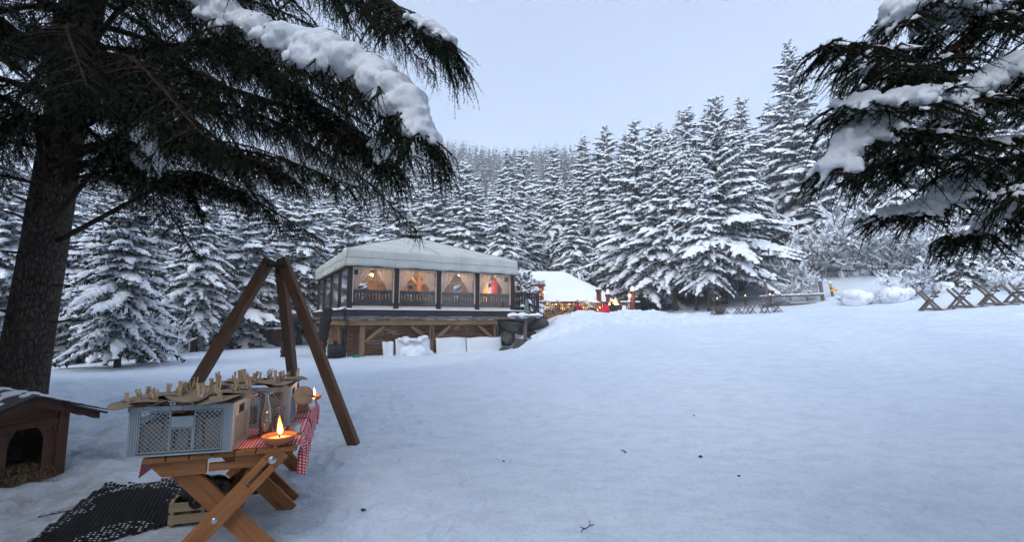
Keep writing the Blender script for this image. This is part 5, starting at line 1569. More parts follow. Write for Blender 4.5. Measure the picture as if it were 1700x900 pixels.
# ---- two folding tables end to end
TZ_ = .745
tn = on(493.7, 741.7, TZ_); tl = on(232, 766, TZ_); tf = on(533, 660, TZ_)
ta = math.atan2(tn.y - tl.y, tn.x - tl.x) ; TW = (tn - tl).length
ta = ta * .55 + (math.atan2((tf - tn).y, (tf - tn).x) - math.pi / 2) * .45
TLN = 1.06
ex = Vector((math.cos(ta), math.sin(ta), 0)); ey = Vector((-math.sin(ta), math.cos(ta), 0))
T0 = tn - ex * TW; T0.z = 0                                   # near left corner on the ground
def table(origin, lab):
    o = thing('folding_table', lab, 'table', origin, ta)
    z0 = TZ_
    n = 7; w = TW / n
    for k in range(n):                                        # top boards run along the table
        MB().box2((k * w + .004, 0, z0 - .030), ((k + 1) * w - .004, TLN, z0)).build('top_board', 'wood_table', o, bevel=.004)
    for y in (.05, TLN - .085):                               # end rails with clipped corners
        poly = [(.03, z0 - .032), (.03, z0 - .06), (.10, z0 - .135), (TW * .385, z0 - .135), (TW * .385, z0 - .032)]
        MB().prism(poly, 'y', y, y + .032).build('end_rail', 'wood_table', o, bevel=.003)
        poly = [(TW * .40, z0 - .075), (TW * .40, z0 - .125), (TW - .10, z0 - .125), (TW - .03, z0 - .06), (TW - .03, z0 - .032), (TW * .57, z0 - .032), (TW * .57, z0 - .075)]
        MB().prism(poly, 'y', y, y + .032).build('end_rail', 'wood_table', o, bevel=.003)
    gzz = gz(origin[0] + .1, origin[1] + .3) - origin[2]
    for y, s in ((.018, 1), (TLN - .03, -1)):
        # crossed legs: one outside the rail with a slot, one inside
        A, B_ = Vector((TW - .13, y, z0 - .055)), Vector((.10, y, gzz - .02))
        d = (B_ - A).normalized(); up = Vector((0, 1, 0)); hw = .058
        side = d.cross(up).normalized()
        s0, s1 = .055, .24                                    # slot ends along the leg
        L = (B_ - A).length
        def seg(a, b, lo, hi, mb): 
            P = []
            for q in (a, b):
                c = A + d * q
                P += [c + side * lo - up * .016, c + side * hi - up * .016, c + side * hi + up * .016, c + side * lo + up * .016]
            mb.hexa(P, b - a)
        mb = MB(); seg(-.05, s0, -hw, hw, mb); seg(s0, s1, -hw, -.011, mb); seg(s0, s1, .011, hw, mb); seg(s1, L, -hw, hw, mb)
        lg = mb.build('slotted_leg', 'wood_table', o, bevel=.003)
        MB().lathe([(.026, -.012), (.026, 0), (.014, .004), (.012, .010), (0, .012)], A + d * .03 - up * .018 * s, 18, tilt=(R(90 * s), 0, 0)).build('bolt', 'metal', lg, smooth=False)
        C_, D_ = Vector((.13, y + .085 * s, z0 - .045)), Vector((TW - .10, y + .085 * s, gzz - .02))
        MB().beam(C_, D_, .034, .125, up=(0, 0, 1)).build('plain_leg', 'wood_table', o, bevel=.004)
        m = A.lerp(B_, .52)
        MB().lathe([(.020, -.008), (.020, 0), (.012, .006), (0, .008)], m - up * .018 * s, 16, tilt=(R(90 * s), 0, 0)).build('bolt', 'metal', o)
    MB().beam((TW * .5, .1, z0 - .35), (TW * .5, TLN - .1, z0 - .35), .05, .03).build('stretcher', 'wood_table', o)
    return o
table(T0, 'near folding table with crossed slotted legs carrying the front grey crate')
table(T0 + ey * (TLN + .02), 'far folding table behind the near one carrying the second crate')
# gingham cloths laid across, hanging over the right edge
def TP(s, t, z=TZ_): return T0 + ex * s + ey * t + Vector((0, 0, z))
def cloth(t0, t1, drop, lab, seed, s0=-.10):
    rn = random.Random(seed); mb = MB(); ph = [rn.uniform(0, 6) for _ in range(4)]
    Wd = TW - s0; tot = Wd + drop
    ldrop = .13
    def fn(a, b):
        q = -ldrop + (tot + ldrop - .0) * a - .0; t = t0 + (t1 - t0) * b
        wob = .022 * math.sin(t * 26 + ph[0]) + .014 * math.sin(t * 53 + ph[1])
        if q < 0: s, z, off = -.006 + .0, q, -.012
        if q < 0:
            p = TP(-.008 + .35 * q * .3, t, TZ_ + q + .004)
        elif q <= TW:
            p = TP(q, t, TZ_ + .0045 + .002 * math.sin(q * 17 + ph[2]) * math.sin(t * 13))
        else:
            e = q - TW; p = TP(TW + .012 + min(e, .05) * .25 + wob * min(1, e / .08), t + .05 * e * math.sin(ph[3]), TZ_ + .004 - e)
        return p, (q, t)
    mb.sheet(fn, 64, 20)
    o = mb.build('gingham_cloth', 'gingham', None, smooth=True, solid=.003)
    tag(o, lab, 'tablecloth', 'red gingham cloths on the folding tables')
cloth(.045, .30, .12, 'red gingham cloth under the nearest candle bowl, hanging over the table corner', 1)
cloth(.42, .92, .14, 'second red gingham cloth, lying behind the bare strip of table', 2)
cloth(.97, 1.50, .12, 'third red gingham cloth, hanging beside the second crate', 3)
cloth(1.53, 2.12, .11, 'farthest red gingham cloth at the back end of the tables', 4)
# ---- grey plastic crates
def crate(name_label, origin, rz, W=.58, D=.40, Hh=.31):
    o = thing('plastic_crate', name_label, 'crate', origin, rz)
    th = .012
    for (x, y) in ((0, 0), (W, 0), (W, D), (0, D)):
        mb = MB(); sx = 1 if x == 0 else -1; sy = 1 if y == 0 else -1
        mb.box2((x, y, .012), (x + sx * .052, y + sy * th, Hh - .03)); mb.box2((x, y + sy * th, .012), (x + sx * th, y + sy * .05, Hh - .03))
        for k in range(3): mb.box2((x + sx * (.012 + .014 * k), y - sy * .004, .02), (x + sx * (.015 + .014 * k), y, Hh - .04))
        for k in range(4): mb.box2((x + sx * .012, y - sy * .0035, .02 + k * .03), (x + sx * .043, y, .023 + k * .03))
        mb.build('corner_post', 'plastic_grey', o)
    rim = MB()
    rim.box2((-.006, -.006, Hh - .03), (W + .006, th, Hh)); rim.box2((-.006, D - th, Hh - .03), (W + .006, D + .006, Hh)); rim.box2((-.006, th, Hh - .03), (th, D - th, Hh)); rim.box2((W - th, th, Hh - .03), (W + .006, D - th, Hh))
    for k in range(9): rim.box2((W * k / 8 - .004 if k else 0, -.012, Hh - .028), (W * k / 8 + .004, -.006, Hh - .002))
    rim.build('rim', 'plastic_grey', o)
    MB().box2((-.004, -.004, 0), (W + .004, D + .004, .0115)).build('base', 'plastic_grey', o)
    def lattice(u0, u1, z0, z1, place, name='lattice_panel', step=.0285):
        mb = MB(); bw = .0042
        def seg(a, b):
            d = Vector((b[0] - a[0], 0, b[1] - a[1])); L = d.length
            if L < .004: return
            n = Vector((-d.z, 0, d.x)) / L * bw / 2
            P = []
            for yy in (.003, .006):
                P += [Vector((a[0], yy, a[1])) - n, Vector((b[0], yy, b[1])) - n, Vector((b[0], yy, b[1])) + n, Vector((a[0], yy, a[1])) + n]
            mb.hexa([place(p) for p in P])
        hh = z1 - z0; ww = u1 - u0; k = -hh
        while k < ww:
            a = (max(0, k), max(0, -k)); e = min(ww - a[0], hh - a[1]); seg((u0 + a[0], z0 + a[1]), (u0 + a[0] + e, z0 + a[1] + e))
            seg((u0 + a[0], z1 - a[1]), (u0 + a[0] + e, z1 - a[1] - e)); k += step
        fr = .006
        for (a, b, c, d_) in ((u0, z0 - fr, u1, z0), (u0, z1, u1, z1 + fr), (u0 - fr, z0 - fr, u0, z1 + fr), (u1, z0 - fr, u1 + fr, z1 + fr)):
            P = [Vector((x, y, z)) for y in (-.001, .011) for x, z in ((a, b), (c, b), (c, d_), (a, d_))]
            mb.hexa([place(p) for p in P])
        mb.build(name, 'plastic_grey', o)
    zt = Hh - .042
    for fy, place in ((0, lambda p: Vector((p.x, p.y, p.z))), (1, lambda p: Vector((W - p.x, D - p.y, p.z)))):
        lattice(.062, .222, .026, zt, place); lattice(.236, .352, .026, zt - .105, place); lattice(.366, W - .062, .026, zt, place)
        mb = MB(); P = [Vector((x, y, z)) for y in (.0, .010) for x, z in ((.231, zt - .095), (.357, zt - .095), (.357, zt - .028), (.231, zt - .028))]; mb.hexa([place(p) for p in P]); mb.build('label_plate', 'plastic_grey', o)
    for place in (lambda p: Vector((W - p.y, p.x, p.z)), lambda p: Vector((p.y, D - p.x, p.z))):
        lattice(.062, D - .062, .026, zt - .06, place)
        mb = MB()
        for (a, b) in ((.056, .13), (D - .13, D - .056)):
            P = [Vector((x, y, z)) for y in (.0, .010) for x, z in ((a, zt - .053), (b, zt - .053), (b, zt + .010), (a, zt + .010))]; mb.hexa([place(p) for p in P])
        mb.build('handle_panel', 'plastic_grey', o)
    return o
c1l, c1r = on(207.7, 765.5, TZ_), on(381, 753.6, TZ_)
cr1 = math.atan2(c1r.y - c1l.y, c1r.x - c1l.x)
C1 = Vector((c1l.x, c1l.y, TZ_ + .012)); crate('front grey plastic lattice crate topped with cardboard discs', C1, cr1)
c2r = on(479, 709, TZ_); cr2 = cr1 + .05
C2 = Vector((c2r.x, c2r.y, TZ_ + .012)) - Vector((math.cos(cr2), math.sin(cr2), 0)) * .58
crate('second grey plastic lattice crate, behind the glass bottle', C2, cr2)
# folded brown paper bags inside the crates
def crate_fill(C, rz, lab, seed):
    rn = random.Random(seed); o = thing('paper_bundle', lab, 'paper', C + Vector((0, 0, .013)), rz)
    for k in range(7):
        MB().box((.065 + .075 * k, .2, .105 + rn.uniform(-.03, .01)), (.068, .34, .20), (0, rn.uniform(-.12, .12), rn.uniform(-.06, .06))).build('bundle', 'cardboard', o, bevel=.006)
crate_fill(C1, cr1, 'brown paper bundles packed inside the front crate', 1); crate_fill(C2, cr2, 'brown paper bundles packed inside the second crate', 2)
# cardboard discs with clothes pegs
def peg_mesh():
    mb = MB()
    for s in (-1, 1):
        mb.hexa([(-.005, s * .0015 - .003, 0), (.005, s * .0015 - .003, 0), (.005, s * .0015 + .003, 0), (-.005, s * .0015 + .003, 0),
                 (-.005, s * .009 - .0035, .075), (.005, s * .009 - .0035, .075), (.005, s * .009 + .0035, .075), (-.005, s * .009 + .0035, .075)], .075)
    return mb.mesh('peg', 'wood_peg')
PEG = peg_mesh()
SPR = MB().tube([(-.007, 0, .034), (.007, 0, .034)], .0055, 8).mesh('spring', 'metal')
DISC = []
for k in range(4):
    mb = MB(); rn = random.Random(40 + k)
    def fn(a, b, k=k):
        an = 2 * math.pi * a; r = .105 * b * (1 + .02 * math.sin(3 * an + k)); return Vector((r * math.cos(an), r * math.sin(an), -.012 * (b ** 2) * math.cos(2 * an + k) - .006 * b * b)), (a, b)
    mb.sheet(fn, 26, 4); m = mb.mesh('cardboard_disc', 'cardboard', smooth=True); DISC.append(m)
def disc(p, rz, tilt, k, lab, group, sc=1.0, edge=.07):
    o = link_obj('cardboard_disc', DISC[k % 4]); o.location = p; o.rotation_euler = (tilt[0], tilt[1], rz); o.scale = (sc,) * 3
    m = o.modifiers.new('solid', 'SOLIDIFY'); m.thickness = .004
    tag(o, lab, 'disc', group)
    g = link_obj('peg', PEG, o); rn = random.Random(int(p[0] * 1e4) % 9999 + k)
    g.location = (edge * math.cos(k * 2.4), edge * math.sin(k * 2.4), -.012); g.rotation_euler = (rn.uniform(-.35, .35), rn.uniform(-.35, .35), rn.uniform(0, 3.1)); g.scale = (1.2,) * 3
    link_obj('spring', SPR, g)
    if k % 3 != 1:
        g = link_obj('peg', PEG, o); g.location = (-edge * .9 * math.cos(k * 2.4 + .7), -edge * .9 * math.sin(k * 2.4 + .7), -.012); g.rotation_euler = (rn.uniform(-.3, .3), rn.uniform(-.3, .3), rn.uniform(0, 3.1)); g.scale = (1.2,) * 3
        link_obj('spring', SPR, g)
def discs(C, rz, n, lab, group, seed, rows, dz=.325):
    rn = random.Random(seed); c, s = math.cos(rz), math.sin(rz); k = 0
    for (x, y, lv) in rows:
        p = C + Vector((c * x - s * y, s * x + c * y, dz + .011 * lv)); disc(p, rn.uniform(0, 6), (rn.uniform(-.10, .05), rn.uniform(-.10, .10)), k, lab, group, rn.uniform(.9, 1.15)); k += 1
rows1 = [(-.02, .05, 0), (.0, .17, 1), (.02, .30, 0), (.09, .03, 2), (.13, .15, 3), (.16, .29, 1), (.20, .05, 1), (.25, .18, 2), (.30, .03, 3), (.34, .14, 0), (.36, .30, 2), (.43, .06, 1), (.47, .18, 3), (.52, .05, 2), (.55, .24, 1), (.27, .33, 3), (.57, .14, 0)]
rows2 = [(.0, .10, 0), (.06, .22, 1), (.10, .04, 2), (.17, .16, 3), (.22, .30, 0), (.26, .05, 1), (.31, .18, 2), (.36, .32, 1), (.40, .05, 3), (.46, .17, 0), (.50, .05, 2), (.54, .28, 1), (.58, .14, 3), (.42, .3, 3), (.14, .32, 2)]
discs(C1, cr1, 17, 'brown cardboard disc with wooden clothes peg, heaped on the front crate', 'pegged cardboard discs on the front crate', 3, rows1)
discs(C2, cr2, 15, 'brown cardboard disc with wooden clothes peg, heaped on the second crate', 'pegged cardboard discs on the second crate', 4, rows2)
bmp = at(504, 657, C2.y + .12); disc(bmp, .5, (1.25, .25), 1, 'brown cardboard disc hanging upright off the right end of the second crate', None, .72)
# ---- tableware
def tp_px(u, v): p = on(u, v, TZ_ + .006); return p
candle_bowl(tp_px(463, 738), .115, 'terracotta candle bowl burning on the near table corner', .8, 7, 1.15)
candle_bowl(tp_px(521, 664), .085, 'terracotta candle bowl burning at the far end of the tables', .6, 8, 1.1)
bt_ = thing('glass_bottle', 'tall clear glass bottle standing before the second crate', 'bottle', tp_px(440, 722))
MB().lathe([(.0, .004), (.040, .003), (.046, .012), (.047, .10), (.044, .15), (.034, .20), (.018, .255), (.0155, .29), (.0185, .295), (.0185, .305), (.0135, .305), (.0125, .29), (.015, .255), (.031, .20), (.041, .15), (.044, .10), (.043, .015), (0, .010)], (0, 0, 0), 24).build('bottle', 'glass', bt_, smooth=True)
def tumbler(p, lab, h=.11):
    o = thing('drinking_glass', lab, 'glass', p)
    MB().lathe([(0, .0), (.030, 0), (.033, .004), (.040, h), (.037, h), (.031, .012), (0, .010)], (0, 0, 0), 20).build('glass', 'glass', o, smooth=True)
g1 = tp_px(461, 717); tumbler(g1, 'clear tumbler beside the bottle, lower of the stacked pair'); tumbler(g1 + Vector((.005, 0, .075)), 'clear tumbler stacked inside the lower one')
def tin(p, lab, r=.042, h=.05, mat='metal'):
    o = thing('metal_tin', lab, 'tin', p)
    MB().lathe([(0, 0), (r, 0), (r, h), (r * .94, h), (r * .92, h * .75), (0, h * .7)], (0, 0, 0), 22).build('can', mat, o, bevel=.001); MB().lathe([(r + .002, h - .004), (r + .003, h), (r, h + .002)], (0, 0, 0), 22).build('rim', mat, o)
tin(tp_px(486, 719), 'round shiny metal tin behind the near candle bowl', .05, .06); tin(tp_px(516, 672), 'small shiny metal tin beside the far candle bowl', .038, .055)
cup = thing('white_cup', 'white ceramic cup near the far candle bowl', 'cup', tp_px(514, 681))
MB().lathe([(0, 0), (.028, 0), (.04, .05), (.037, .05), (.026, .006), (0, .006)], (0, 0, 0), 20).build('bowl', 'ceramic', cup, smooth=True); MB().tube([(.036, 0, .04), (.058, 0, .03), (.034, 0, .012)], .005, 6).build('handle', 'ceramic', cup)
wb = thing('wooden_box', 'small pale wooden box between the second crate and the far tin', 'box', tp_px(502, 686), ta)
for (c, d_) in (((0, 0, .05), (.09, .012, .09)), ((0, .09, .05), (.09, .012, .09)), ((-.04, .045, .05), (.012, .078, .09)), ((.04, .045, .05), (.012, .078, .09)), ((0, .045, .007), (.066, .077, .012))): MB().box(c, d_).build('side_panel', 'wood_pale', wb)

# ---- wooden tripod
ap = at(463, 440, 6.35)
fr_ = on(590, 738, 0); fl_ = on(258, 744, 0); fk = on(494, 690, 0)
for _ in range(4):
    fr_ = on(590, 738, gz(fr_.x, fr_.y)); fl_ = on(258, 744, gz(fl_.x, fl_.y)); fk = on(494, 690, gz(fk.x, fk.y))
tpd = thing('wooden_tripod', 'tall wooden tripod of three square beams joined by an iron bracket', 'tripod', (ap.x, ap.y, gz(ap.x, ap.y)))
def leg(foot, top): MB().beam(foot - Vector((0, 0, .05)), top, .125, .125, up=(0, 1, 0)).build('leg', 'wood_tripod', tpd, local=False, bevel=.006)
tr_, tl_, tb_ = at(469, 430, 6.3), at(449, 430, 6.3), at(465, 434, 6.5)
leg(fr_, tr_); leg(fl_, tl_); leg(fk, tb_)
b0, b1 = at(444, 441, 6.2), at(473, 442, 6.2)
MB().beam(b0, b1, .012, .05).build('iron_bracket', 'iron', tpd, local=False)
for p in (b0.lerp(b1, .08), b0.lerp(b1, .92)): MB().lathe([(.022, 0), (.02, .012), (0, .016)], p + Vector((0, -.008, 0)), 12, tilt=(R(90), 0, 0)).build('bolt', 'iron', tpd, local=False)
hk = b0.lerp(b1, .55); MB().tube([hk, hk - Vector((0, 0, .08)), hk + Vector((.02, 0, -.12)), hk + Vector((.0, 0, -.15)), hk + Vector((-.025, 0, -.12))], .009, 7).build('hook', 'iron', tpd, local=False)

# ---- rubber ring mat draped on the snow
mt_pts = [on(u, v, .02) for u, v in ((40, 905), (120, 842), (180, 797), (232, 795), (300, 793), (372, 800), (352, 836), (318, 862), (240, 880), (150, 905))]
def mat():
    o = thing('rubber_mat', 'black perforated rubber mat dusted with snow under the table', 'mat', (mt_pts[0].x, mt_pts[0].y, 0))
    poly = [(p.x, p.y) for p in mt_pts]
    def inside(x, y):
        c = False; j = len(poly) - 1
        for i in range(len(poly)):
            if (poly[i][1] > y) != (poly[j][1] > y) and x < (poly[j][0] - poly[i][0]) * (y - poly[i][1]) / (poly[j][1] - poly[i][1]) + poly[i][0]: c = not c
            j = i
        return c
    xs = [p[0] for p in poly]; ys = [p[1] for p in poly]; st = .036
    mb = MB(); n = 6; seen = {}
    gx = np.arange(min(xs), max(xs), st); gy = np.arange(min(ys), max(ys), st * .866)
    cells = [(x + (st / 2 if j % 2 else 0), y) for j, y in enumerate(gy) for x in gx]
    cells = [c for c in cells if inside(*c)]
    A = np.array(cells); Z = H(A[:, 0], A[:, 1]); Z = np.convolve(np.pad(Z, 2, 'edge'), np.ones(5) / 5, 'valid')
    for (x, y), z in zip(cells, Z):
        b = len(mb.v); zz = float(z) + .018
        for r_, dz in ((st * .577, 0), (st * .30, .004), (st * .27, -.012)):
            for k in range(6):
                a = math.pi / 6 + k * math.pi / 3; mb.v.append((x + r_ * math.cos(a), y + r_ * math.sin(a), zz + dz))
        for i in range(2):
            for k in range(6):
                j = (k + 1) % 6; mb.quad_uv((b + i * 6 + k, b + i * 6 + j, b + i * 6 + 6 + j, b + i * 6 + 6 + k), [(0, 0)] * 4)
    m = mb.build('ring_mesh', 'rubber', o, local=False); tag(m, kind='stuff')
    sn = MB(); rn = random.Random(3)
    for k in range(900):
        c = rn.choice(cells); 
        if float(vnoise(np.array([c[0] * 3]), np.array([c[1] * 3]), 8)[0]) < .05: continue
        sn.blob((c[0], c[1], gz(*c) + .018), (rn.uniform(.005, .017), rn.uniform(.004, .011), .005), 6, 4)
    tag(sn.build('snow_dust', 'snow', o, local=False, smooth=True), kind='stuff')
mat()
# ---- slatted fruit crate with a black bag in it
fcp = on(279, 868, .05); fcp.z = gz(fcp.x, fcp.y) + .02
fc = thing('fruit_crate', 'pale slatted wooden fruit crate under the near table', 'crate', fcp, .30)
for z in (.045, .135):
    for (a, b) in (((0, 0), (.46, 0)), ((.46, .006), (.46, .29)), ((.46, .30), (0, .30)), ((0, .29), (0, .006))): MB().beam((*a, z), (*b, z), .010, .065).build('slat', 'wood_pale', fc)
for (x, y) in ((.02, .018), (.44, .018), (.44, .28), (.02, .28), (.23, .014)): MB().box((x, y, .095), (.026, .024, .20)).build('corner_block', 'wood_pale', fc)
MB().box((.23, .15, .010), (.44, .27, .012)).build('base', 'wood_pale', fc)
bg = MB(); rn = random.Random(4); M_ = Matrix.LocRotScale(fcp, Euler((0, 0, .30)), None)
bg.blob(M_ @ Vector((.20, .15, .18)), (.20, .13, .13), 14, 9)
for k in range(14): bg.blob(M_ @ Vector((.20 + rn.gauss(0, .08), .15 + rn.gauss(0, .05), .22 + rn.uniform(-.06, .07))), (rn.uniform(.05, .1), rn.uniform(.04, .07), rn.uniform(.04, .07)), 8, 6)
for k in range(7): bg.blob(M_ @ Vector((.40 + .03 * k, .13, .22 - .012 * k)), (.05 - .004 * k, .04, .05 - .005 * k), 8, 6)
b_ = bg.build('black_bag', 'bag', remesh=.018, smoothit=2); tag(b_, 'shiny black plastic bag stuffed into the fruit crate', 'bag')
# ================================================================ the two big near spruces whose boughs frame the view
def spline(pts, n):
    P = [Vector(p) for p in pts]; P = [P[0] * 2 - P[1]] + P + [P[-1] * 2 - P[-2]]; out = []
    m = len(P) - 3
    for i in range(n + 1):
        f = min(i / n * m, m - 1e-6); k = int(f); t = f - k
        a, b, c, d = P[k:k + 4]
        out.append(.5 * ((2 * b) + (c - a) * t + (2 * a - 5 * b + 4 * c - d) * t * t + (3 * b - a - 3 * c + d) * t ** 3))
    return out
def needles_np(B, D, L, K, nl, nw, rng):
    """K needles along each twig (B base, D unit dir, L length) + a thin stem"""
    M = len(B)
    up = np.tile([0, 0, 1.0], (M, 1)); X = np.cross(D, up); X /= np.maximum(np.linalg.norm(X, axis=1, keepdims=True), 1e-6); Y = np.cross(X, D)
    t = (np.arange(K)[None] + rng.random((M, K))) / K
    a = rng.random((M, K)) * 6.283
    rad = X[:, None] * np.cos(a)[..., None] + Y[:, None] * np.sin(a)[..., None]
    base = B[:, None] + D[:, None] * (t * L[:, None])[..., None]
    dirn = D[:, None] * .75 + rad * .85; dirn /= np.linalg.norm(dirn, axis=2, keepdims=True)
    ln = nl * rng.uniform(.7, 1.15, (M, K, 1)) * (1 - .25 * t[..., None])
    sd = np.cross(dirn, rng.normal(size=(M, K, 3))); sd /= np.maximum(np.linalg.norm(sd, axis=2, keepdims=True), 1e-6)
    tri = np.stack([base - sd * nw / 2, base + sd * nw / 2, base + dirn * ln], 2).reshape(-1, 3)
    stem = []
    for S in (X, Y): stem.append(np.stack([B - S * .0035, B + S * .0035, B + D * L[:, None]], 1))
    V = np.concatenate([tri] + [s.reshape(-1, 3) for s in stem])
    return V, np.arange(len(V)).reshape(-1, 3)
def bough_geo(pts, W, seed, lat=.05, sub=.038, sl=(.10, .28), K=17, nl=.024, nw=.0075, hang=.7, r0=.034, latdroop=.35, start=.12, snow=None, tipw=.45, dust=0.0):
    rn = random.Random(seed); rg = np.random.default_rng(seed)
    pts = [Vector(p) + (Vector((rn.gauss(0, .05), rn.gauss(0, .05), rn.gauss(0, .04))) if 0 < i < len(pts) - 1 else Vector()) for i, p in enumerate(pts)]
    C = spline(pts, 40); Ltot = sum((C[i + 1] - C[i]).length for i in range(40))
    wood = MB(); wood.tube(C, [r0 * (1 - .9 * i / 40) + .003 for i in range(41)], 7)
    B = []; D = []; L = []; latpts = []
    def seg(p, d, l): B.append(tuple(p)); D.append(tuple(d)); L.append(l)
    n = int(Ltot * (1 - start) / lat); dn = Vector((0, 0, -1))
    for k in range(n):
        s = start + (1 - start) * (k + rn.random()) / n; f = min(s * 40, 39.999); i = int(f)
        p = C[i].lerp(C[i + 1], f - i); t = (C[i + 1] - C[i]).normalized()
        side = t.cross(Vector((0, 0, 1))).normalized() * (1 if k % 2 else -1)
        l = W * (1 - (1 - tipw) * s ** 1.5) * rn.uniform(.55, 1.1) * (.6 + .4 * min(1, s * 4))
        an = rn.uniform(.65, 1.15); d0 = (t * math.cos(an) + side * math.sin(an) + Vector((0, 0, rn.uniform(-.6, .25)))).normalized()
        m = 5; q = p; lp = [p]; d = d0
        for j in range(m):
            d = (d + dn * latdroop * .35 + Vector((rn.gauss(0, .05), rn.gauss(0, .05), 0))).normalized(); q = q + d * l / m; lp.append(q)
        latpts.append(lp); wood.tube(lp, [.008, .007, .006, .005, .004, .002], 4, cap=False)
        ns = max(2, int(l / sub))
        for j in range(m): seg(lp[j], (lp[j + 1] - lp[j]).normalized(), (lp[j + 1] - lp[j]).length * 1.05)
        for j in range(ns):
            g = (j + rn.random()) / ns * m * .999; a = int(g); b = lp[a].lerp(lp[a + 1], g - a); dd = (lp[a + 1] - lp[a]).normalized()
            pr = dd.cross(Vector((0, 0, 1))).normalized() * (1 if j % 2 else -1)
            h = rn.uniform(.3, 1.3) * hang
            e = (dd * rn.uniform(.35, .8) + pr * rn.uniform(.2, .75) + dn * h).normalized()
            seg(b, e, rn.uniform(*sl))
    for i in range(int(start * 40), 40): seg(C[i], (C[i + 1] - C[i]).normalized(), (C[i + 1] - C[i]).length)
    B = np.array(B); D = np.array(D); L = np.array(L)
    V, F = needles_np(B, D, L, K, nl, nw, rg)
    fl = (D[:, 2] > -.55) & (rg.random(len(B)) < dust)
    dV = dF = None
    if dust and fl.any():
        dV, dF = pads(B[fl] + [0, 0, .006], B[fl] + D[fl] * (L[fl] * .8)[:, None] + [0, 0, .006], rg.uniform(.010, .024, fl.sum()), rg.uniform(.008, .020, fl.sum()), rg)
    sn = None
    if snow:
        sn = MB(); lo, hi, rad, latk = snow['lo'], snow['hi'], snow['r'], snow.get('lat', .5)
        for i in range(40):
            s = i / 40
            if lo <= s <= hi:
                e = math.sin(math.pi * min(1, (s - lo) / (hi - lo) * .85 + .12)) ** .5
                for _ in range(3):
                    r = rad * e * rn.uniform(.7, 1.1); sn.blob(C[i] + Vector((rn.gauss(0, .3) * rad, rn.gauss(0, .3) * rad, r * .55)), (r, r, r * .8), 10, 7)
        for lp in latpts:
            s = min(range(41), key=lambda i: (C[i] - lp[0]).length) / 40
            if lo <= s <= hi and rn.random() < snow.get('prob', .7):
                e = math.sin(math.pi * min(1, (s - lo) / (hi - lo) * .85 + .12)) ** .5
                reach = rn.uniform(.4, 1.0) * latk
                st = int(5 * reach * 3) + 1
                for j in range(st):
                    g = j / max(1, st) * 5 * reach; a = min(4, int(g)); b = lp[a].lerp(lp[a + 1], min(1, g - a))
                    r = rad * e * rn.uniform(.34, .80) * (1 - .45 * g / 5); sn.blob(b + Vector((0, 0, r * .5)), (r, r, r * .75), 9, 6)
    return wood, (V, F), sn, (dV, dF)
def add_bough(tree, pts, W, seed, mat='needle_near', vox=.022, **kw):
    wood, (V, F), sn, (dV, dF) = bough_geo([p for p in pts], W, seed, **kw)
    inv = wm(tree).inverted()
    b = wood.build('branch', 'twig', tree, local=False, smooth=True)
    o = np.array(wm(tree).translation)
    link_obj('needles', np_mesh('needles', V - o, F, mat), b)
    if sn: sn.build('snow', 'snow', b, local=False, remesh=vox, smoothit=1, crumble=.05)
    if dV is not None: tag(link_obj('snow_dust', np_mesh('snow_dust', dV - o, dF, 'snow_tree', True), b), kind='stuff')
    return b
def cone(tree_branch, p, L=.12):
    mb = MB(); n = 9
    prof = [(0, 0)]
    for k in range(1, 13):
        r = .019 * math.sin(math.pi * (k / 13) ** .8) ; prof += [(r * .8, -L * (k - .5) / 13), (r * 1.15, -L * k / 13)]
    prof.append((0, -L)); mb.lathe([(a, z) for a, z in prof], p, 12); mb.build('spruce_cone', 'cardboard', tree_branch, local=False)

# ---- left tree
LTB = Vector((-6.92, 6.5, 0)); LTB.z = gz(LTB.x, LTB.y)
lt = thing('big_spruce', 'huge dark spruce with bare lower trunk and a snow-laden bough overhanging the tables', 'tree', LTB)
def ltx(z): return Vector((LTB.x + .075 * z - .0015 * z * z, LTB.y - .01 * z, LTB.z + z))
tk = MB(); zz = [-.4, 0, .25, .6, 1.2, 2, 3, 4.2, 5.5, 7, 9, 12, 16, 20, 23]
rr_ = [.50, .40, .33, .295, .27, .258, .248, .24, .232, .26, .23, .18, .12, .06, .02]
NSEG = 40
pts_ = [ltx(z) for z in zz]; tk.tube(spline(pts_, 70), list(np.interp(np.linspace(0, len(zz) - 1, 71), range(len(zz)), rr_)), NSEG)
vs = np.array(tk.v); ax = vs.copy()
an_ = np.arctan2(vs[:, 1] - LTB.y, vs[:, 0] - LTB.x)
wob = 1 + .05 * vnoise(an_ * 2.2, vs[:, 2] * .6, 3) + .03 * vnoise(an_ * 7, vs[:, 2] * 2.5, 4) + .02 * vnoise(an_ * 16, vs[:, 2] * 7, 8)
for i in range(len(tk.v)):
    c = ltx(max(-.4, vs[i, 2] - LTB.z)); tk.v[i] = tuple(c + (Vector(tk.v[i]) - c) * float(wob[i]))
trunk_o = tk.build('trunk', 'bark', lt, local=False, smooth=True)
rn = random.Random(2)
for k in range(26):                                               # dead stubs and knots on the bare trunk
    z = rn.uniform(.7, 3.6); a = rn.uniform(-2.6, .3); d = Vector((math.cos(a), math.sin(a), rn.uniform(-.1, .25))); p = ltx(z) + d * .22; L_ = rn.choice((.05, .06, .3, .5))
    MB().tube([p, p + d * L_ * .5, p + d * L_ + Vector((0, 0, -.1 * L_))], [.022, .015, .005], 6).build('branch_stub', 'bark', trunk_o, local=False)
S = dict(lo=.30, hi=1.0, r=.155, lat=.62, prob=.75)
b1 = add_bough(lt, [ltx(5.4), at(230, -5, 5.0), at(340, 18, 4.3), at(450, 62, 3.75), at(560, 105, 3.25), at(645, 165, 2.9), at(700, 222, 2.72)], .80, 11, snow=dict(lo=.30, hi=.99, r=.150, lat=.6, prob=.8), dust=.05, hang=1.1, sl=(.14, .34))
